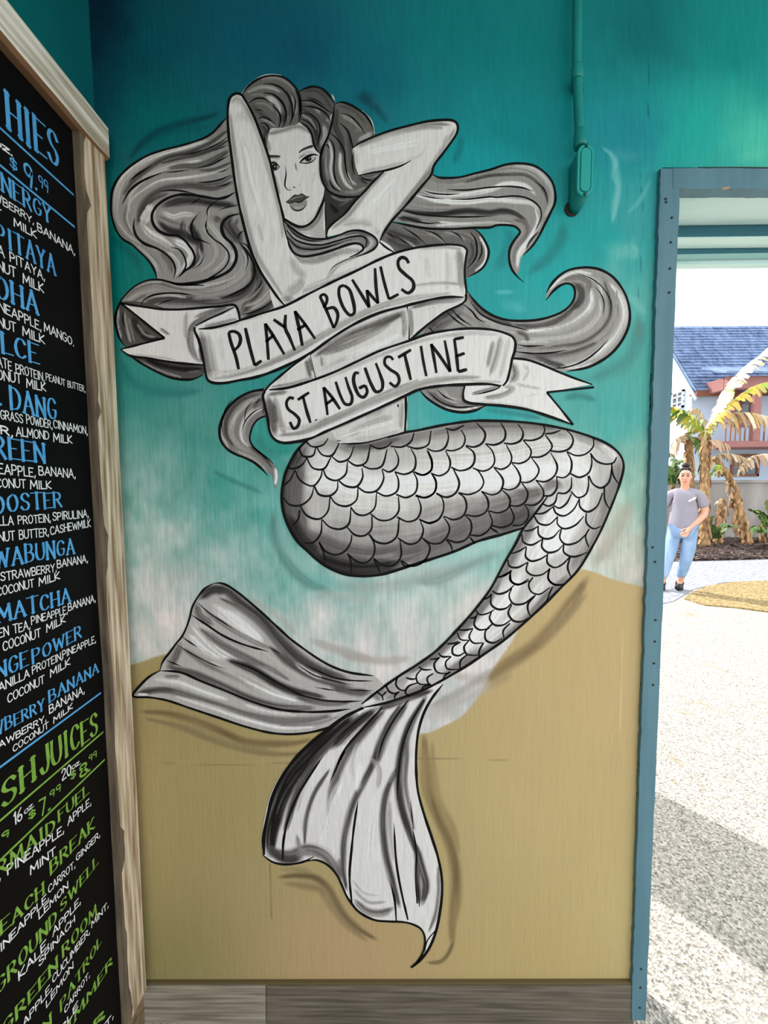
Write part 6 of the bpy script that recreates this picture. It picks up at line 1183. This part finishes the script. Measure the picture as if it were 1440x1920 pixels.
leaf(D_, [at(1342, 1016, 9.3)] + Rp('400 1350 385 1290 400 1260', 9.1), .12, [GREEN, (60, 110, 60)], .1, .3, 33); leaf(D_, [at(1346, 1016, 9.3)] + Rp('450 1370 500 1320 560 1325', 9.1), .1, [GREEN, (90, 130, 80)], .1, .3, 34); leaf(D_, [at(1346, 1016, 9.3)] + Rp('430 1340 470 1310 540 1330', 9.0), .1, [(96, 140, 90), GREEN], .1, .4, 35)
E_ = plant('leafy_shrub', 'low green broad leaved shrub at the foot of the grey wall by the leaning trunk', 1425, 1015, 9.4)
trunk(E_, [(at(1428, 1016, 9.4)[0], 9.4, .052), at(1430, 995, 9.4), at(1432, 980, 9.4)], (.06, .04), 'stem')
for i, s in enumerate(('700 1370 660 1340 600 1390', '720 1360 690 1330 640 1350', '740 1330 700 1240 640 1215', '760 1330 740 1260 700 1225', '770 1320 765 1220 754 1160', '770 1330 800 1250 840 1200', '760 1370 800 1340 850 1380')):
    leaf(E_, [at(1431, 985, 9.4)] + Rp(s, 9.3), .14, [GREEN, (60, 100, 56), (110, 150, 60)], .1, .4, 41 + i)
# dark foliage seen low between the trunks
F_ = plant('leafy_shrub', 'green shrub low behind the person and the second banana trunk', 1262, 1000, 9.7)
trunk(F_, [(at(1265, 1016, 9.7)[0], 9.7, .052), at(1264, 960, 9.7), at(1262, 910, 9.7)], (.06, .04), 'stem')
for i, s in enumerate(('130 1000 110 940 60 920', '140 990 160 920 190 900', '130 1010 170 960 220 960', '130 1020 100 1000 50 1020', '140 960 150 880 130 860', '140 1000 200 1020 240 1080')):
    leaf(F_, [at(1262, 915, 9.7)] + Rp(s, 9.6), .2, [GREEN, (50, 92, 44), (90, 130, 50)], .1, .5, 61 + i)

# ------------------------------------------------------------------ the person walking up the path
def skin(name, V, E, Rr, m, parent, sub=2, root=0):
    me = bpy.data.meshes.new(name); me.from_pydata([Vector(p) for p in V], E, [])
    o = bpy.data.objects.new(name, me); COL.objects.link(o)
    s = o.modifiers.new('skin', 'SKIN'); s.use_smooth_shade = True
    for i, r in enumerate(Rr):
        d = me.skin_vertices[0].data[i]; d.radius = r if isinstance(r, tuple) else (r, r); d.use_root = (i == root)
    b = o.modifiers.new('sub', 'SUBSURF'); b.levels = sub; b.render_levels = sub
    dg = bpy.context.evaluated_depsgraph_get(); dg.update()
    nm = bpy.data.meshes.new_from_object(o.evaluated_get(dg)); nm.name = name
    bpy.data.objects.remove(o)
    nm.polygons.foreach_set('use_smooth', [True] * len(nm.polygons))
    q = link(name, nm, m, parent); return q
pp = gr(1275, 1106); ang_ = -math.atan2(pp[0], pp[1])
person = thing('person', 'person in a grey t-shirt and light blue jeans walking beside the banana plants', 'person', (pp[0], pp[1], .005), ang_)
skin_m = mat('skin', rgb(222, 164, 138), .5, var=.06, scale=(20, 20, 20)); hair_m = mat('dark_hair', rgb(48, 34, 30), .5, var=.4, scale=(60, 60, 20))
shirt_m = mat('grey_tshirt', rgb(150, 146, 158), .85, var=.12, scale=(14, 14, 9), bump=.4); jean_m = mat('light_denim', rgb(158, 184, 214), .85, col2=rgb(122, 154, 192), scale=(10, 10, 5), bump=.3); shoe_m = mat('black_shoe', rgb(24, 24, 26), .5)
V, E, Rr = [], [], []
def chain(pts, start=None):
    prev = start
    for p, r in pts:
        V.append(p); Rr.append(r); i = len(V) - 1
        if prev is not None: E.append((prev, i))
        prev = i
    return prev
# local axes: x across, y away from the viewer, z up
chain([((.0, .0, .86), (.15, .10))])
ch = chain([((0, .0, 1.0), (.145, .10)), ((.0, -.005, 1.16), (.15, .105)), ((.0, 0, 1.28), (.13, .085))], 0)
nk = chain([((0, .0, 1.345), .05), ((0, -.01, 1.39), .048), ((.0, -.025, 1.435), (.046, .062)), ((0, -.02, 1.495), (.060, .084)), ((0, -.012, 1.56), (.065, .09)), ((0, -.005, 1.615), (.052, .068))], ch)
def arm(s, el, wr, hand_dir):
    sh = chain([((s * .10, 0, 1.30), .058), ((s * .175, .0, 1.285), .055), (el, .043), (((el[0] + wr[0]) / 2, (el[1] + wr[1]) / 2, (el[2] + wr[2]) / 2), .04), (wr, .027)], ch)
    w = Vector(wr); d = Vector(hand_dir).normalized(); k = Vector((s, 0, 0)); sd = (k - d * k.dot(d)).normalized(); up_ = d.cross(sd)
    pm = chain([(w + d * .045, (.032, .02))], sh)
    for j, (o_, l) in enumerate(((-.03, .066), (-.01, .078), (.011, .072), (.03, .055))):
        b = w + d * .082 + sd * o_
        chain([(b, .0105), (b + d * l * .5 + up_ * .006, .0092), (b + d * l * .82 + up_ * .022, .008)], pm)
    b = w + d * .03 - sd * .034 * (1 if True else 1)
    chain([(b, .012), (b + d * .032 - sd * .018 + up_ * .008, .010), (b + d * .06 - sd * .02 + up_ * .018, .008)], sh)
arm(1, (.228, .02, 1.035), (.075, -.13, .845), (-.55, -.3, -.75))
arm(-1, (-.24, .03, 1.03), (-.25, -.02, .80), (.05, -.1, -1))
def leg(s, hip, kn, an, toe):
    a = chain([(hip, .085), (((hip[0] + kn[0]) / 2, (hip[1] + kn[1]) / 2, (hip[2] + kn[2]) / 2), .075), (kn, .055), (((kn[0] * .55 + an[0] * .45), kn[1] * .55 + an[1] * .45, kn[2] * .55 + an[2] * .45), .052), (an, .036)], 0)
    chain([((an[0], an[1] - .03, an[2] - .05), .036), (toe, .03)], a)
HR, KR, AR = (.085, .0, .80), (.055, -.03, .45), (-.005, .02, .10)
HL, KL, AL = (-.09, .0, .80), (-.14, -.10, .45), (-.20, -.13, .09)
leg(1, HR, KR, AR, (AR[0] - .02, AR[1] - .13, .035)); leg(-1, HL, KL, AL, (AL[0] - .02, AL[1] - .14, .03))
# nose and ears grow out of the head
hd = ch + 4
chain([((0, -.108, 1.505), .012), ((0, -.118, 1.49), .011)], hd + 1 - 1)
for s in (-1, 1): chain([((s * .066, .0, 1.51), (.01, .018)), ((s * .075, .005, 1.515), (.008, .02))], hd)
body = skin('body', V, E, Rr, skin_m, person, 2)
# face
def blob(name, c, r, m, seg=12):
    bm = bmesh.new(); bmesh.ops.create_uvsphere(bm, u_segments=seg, v_segments=8, radius=1.0, matrix=Matrix.Translation(c) @ Matrix.Diagonal((*r, 1)))
    return obj(name, bm, m, person, True)
eye_m = mat('eye_dark', rgb(40, 30, 28), .3); lip_m = mat('lips', rgb(176, 98, 92), .5)
for s in (-1, 1):
    blob('eye', Vector((s * .027, -.104, 1.53)), (.015, .010, .0085), eye_m)
    bm = bmesh.new(); tube(bm, [(s * .012, -.112, 1.552), (s * .028, -.110, 1.558), (s * .046, -.096, 1.552)], [.004, .005, .003], 6); obj('eyebrow', bm, hair_m, person)
blob('mouth', Vector((0, -.098, 1.452)), (.022, .010, .0075), lip_m)
# clothing and hair
bm = bmesh.new(); bmesh.ops.create_uvsphere(bm, u_segments=24, v_segments=16, radius=1.0, matrix=Matrix.Translation((0, .018, 1.572)) @ Matrix.Diagonal((.076, .102, .082, 1)))
for q in bm.verts:
    if q.co.y < -.045 and q.co.z < 1.61: q.co.y = -.045 + (q.co.y + .045) * .1; q.co.z += .03
    if q.co.y > 0 and q.co.z < 1.55: q.co.z -= .03; q.co.x *= .94
hr = obj('hair', bm, hair_m, person, True)
b_ = blob('hair_bun', Vector((.0, .03, 1.672)), (.048, .048, .036), hair_m); b_.parent = hr
SV = [(0, .0, .725), (0, 0, .95), (0, -.005, 1.15), (0, 0, 1.275), (0, 0, 1.355), (.09, 0, 1.315), (.165, 0, 1.285), (.215, .012, 1.10), (-.09, 0, 1.315), (-.165, 0, 1.285), (-.218, .015, 1.10)]
skin('tshirt', SV, [(0, 1), (1, 2), (2, 3), (3, 4), (3, 5), (5, 6), (6, 7), (3, 8), (8, 9), (9, 10)], [(.212, .165), (.178, .130), (.165, .118), (.142, .1), .072, .082, .068, .068, .082, .068, .068], shirt_m, person, 2)
JV = [(0, 0, .83), HR, KR, (AR[0], AR[1] - .0, AR[2] + .05), HL, KL, (AL[0], AL[1], AL[2] + .05), tuple((np.array(HR) + np.array(KR)) / 2), tuple((np.array(HL) + np.array(KL)) / 2)]
skin('jeans', JV, [(0, 1), (1, 7), (7, 2), (2, 3), (0, 4), (4, 8), (8, 5), (5, 6)], [(.14, .105), .098, .078, .058, .105, .078, .058, .092, .092], jean_m, person, 2)
for a, in ((AR,), (AL,)):
    skin('shoe', [(a[0], a[1] + .02, .045), (a[0] - .008, a[1] - .06, .045), (a[0] - .02, a[1] - .15, .036), (a[0], a[1] + .015, .085)], [(0, 1), (1, 2), (0, 3)], [(.046, .046), (.05, .044), (.042, .032), (.042, .042)], shoe_m, person, 2)
# small pale print on the shirt's chest
bm = bmesh.new()
for i, (x0, x1, z) in enumerate(((.04, .075, 1.19), (.05, .10, 1.205), (.07, .12, 1.22), (.09, .125, 1.236))):
    prism(bm, [(x0, -.134 + .25 * x0 * x0, z), (x1, -.132 + .6 * x1 * x1, z + .01), (x1, -.132 + .6 * x1 * x1, z + .022), (x0, -.134 + .25 * x0 * x0, z + .012)], (0, .006, 0))
obj('shirt_print', bm, mat('pale_print', rgb(226, 232, 216), .8), person)
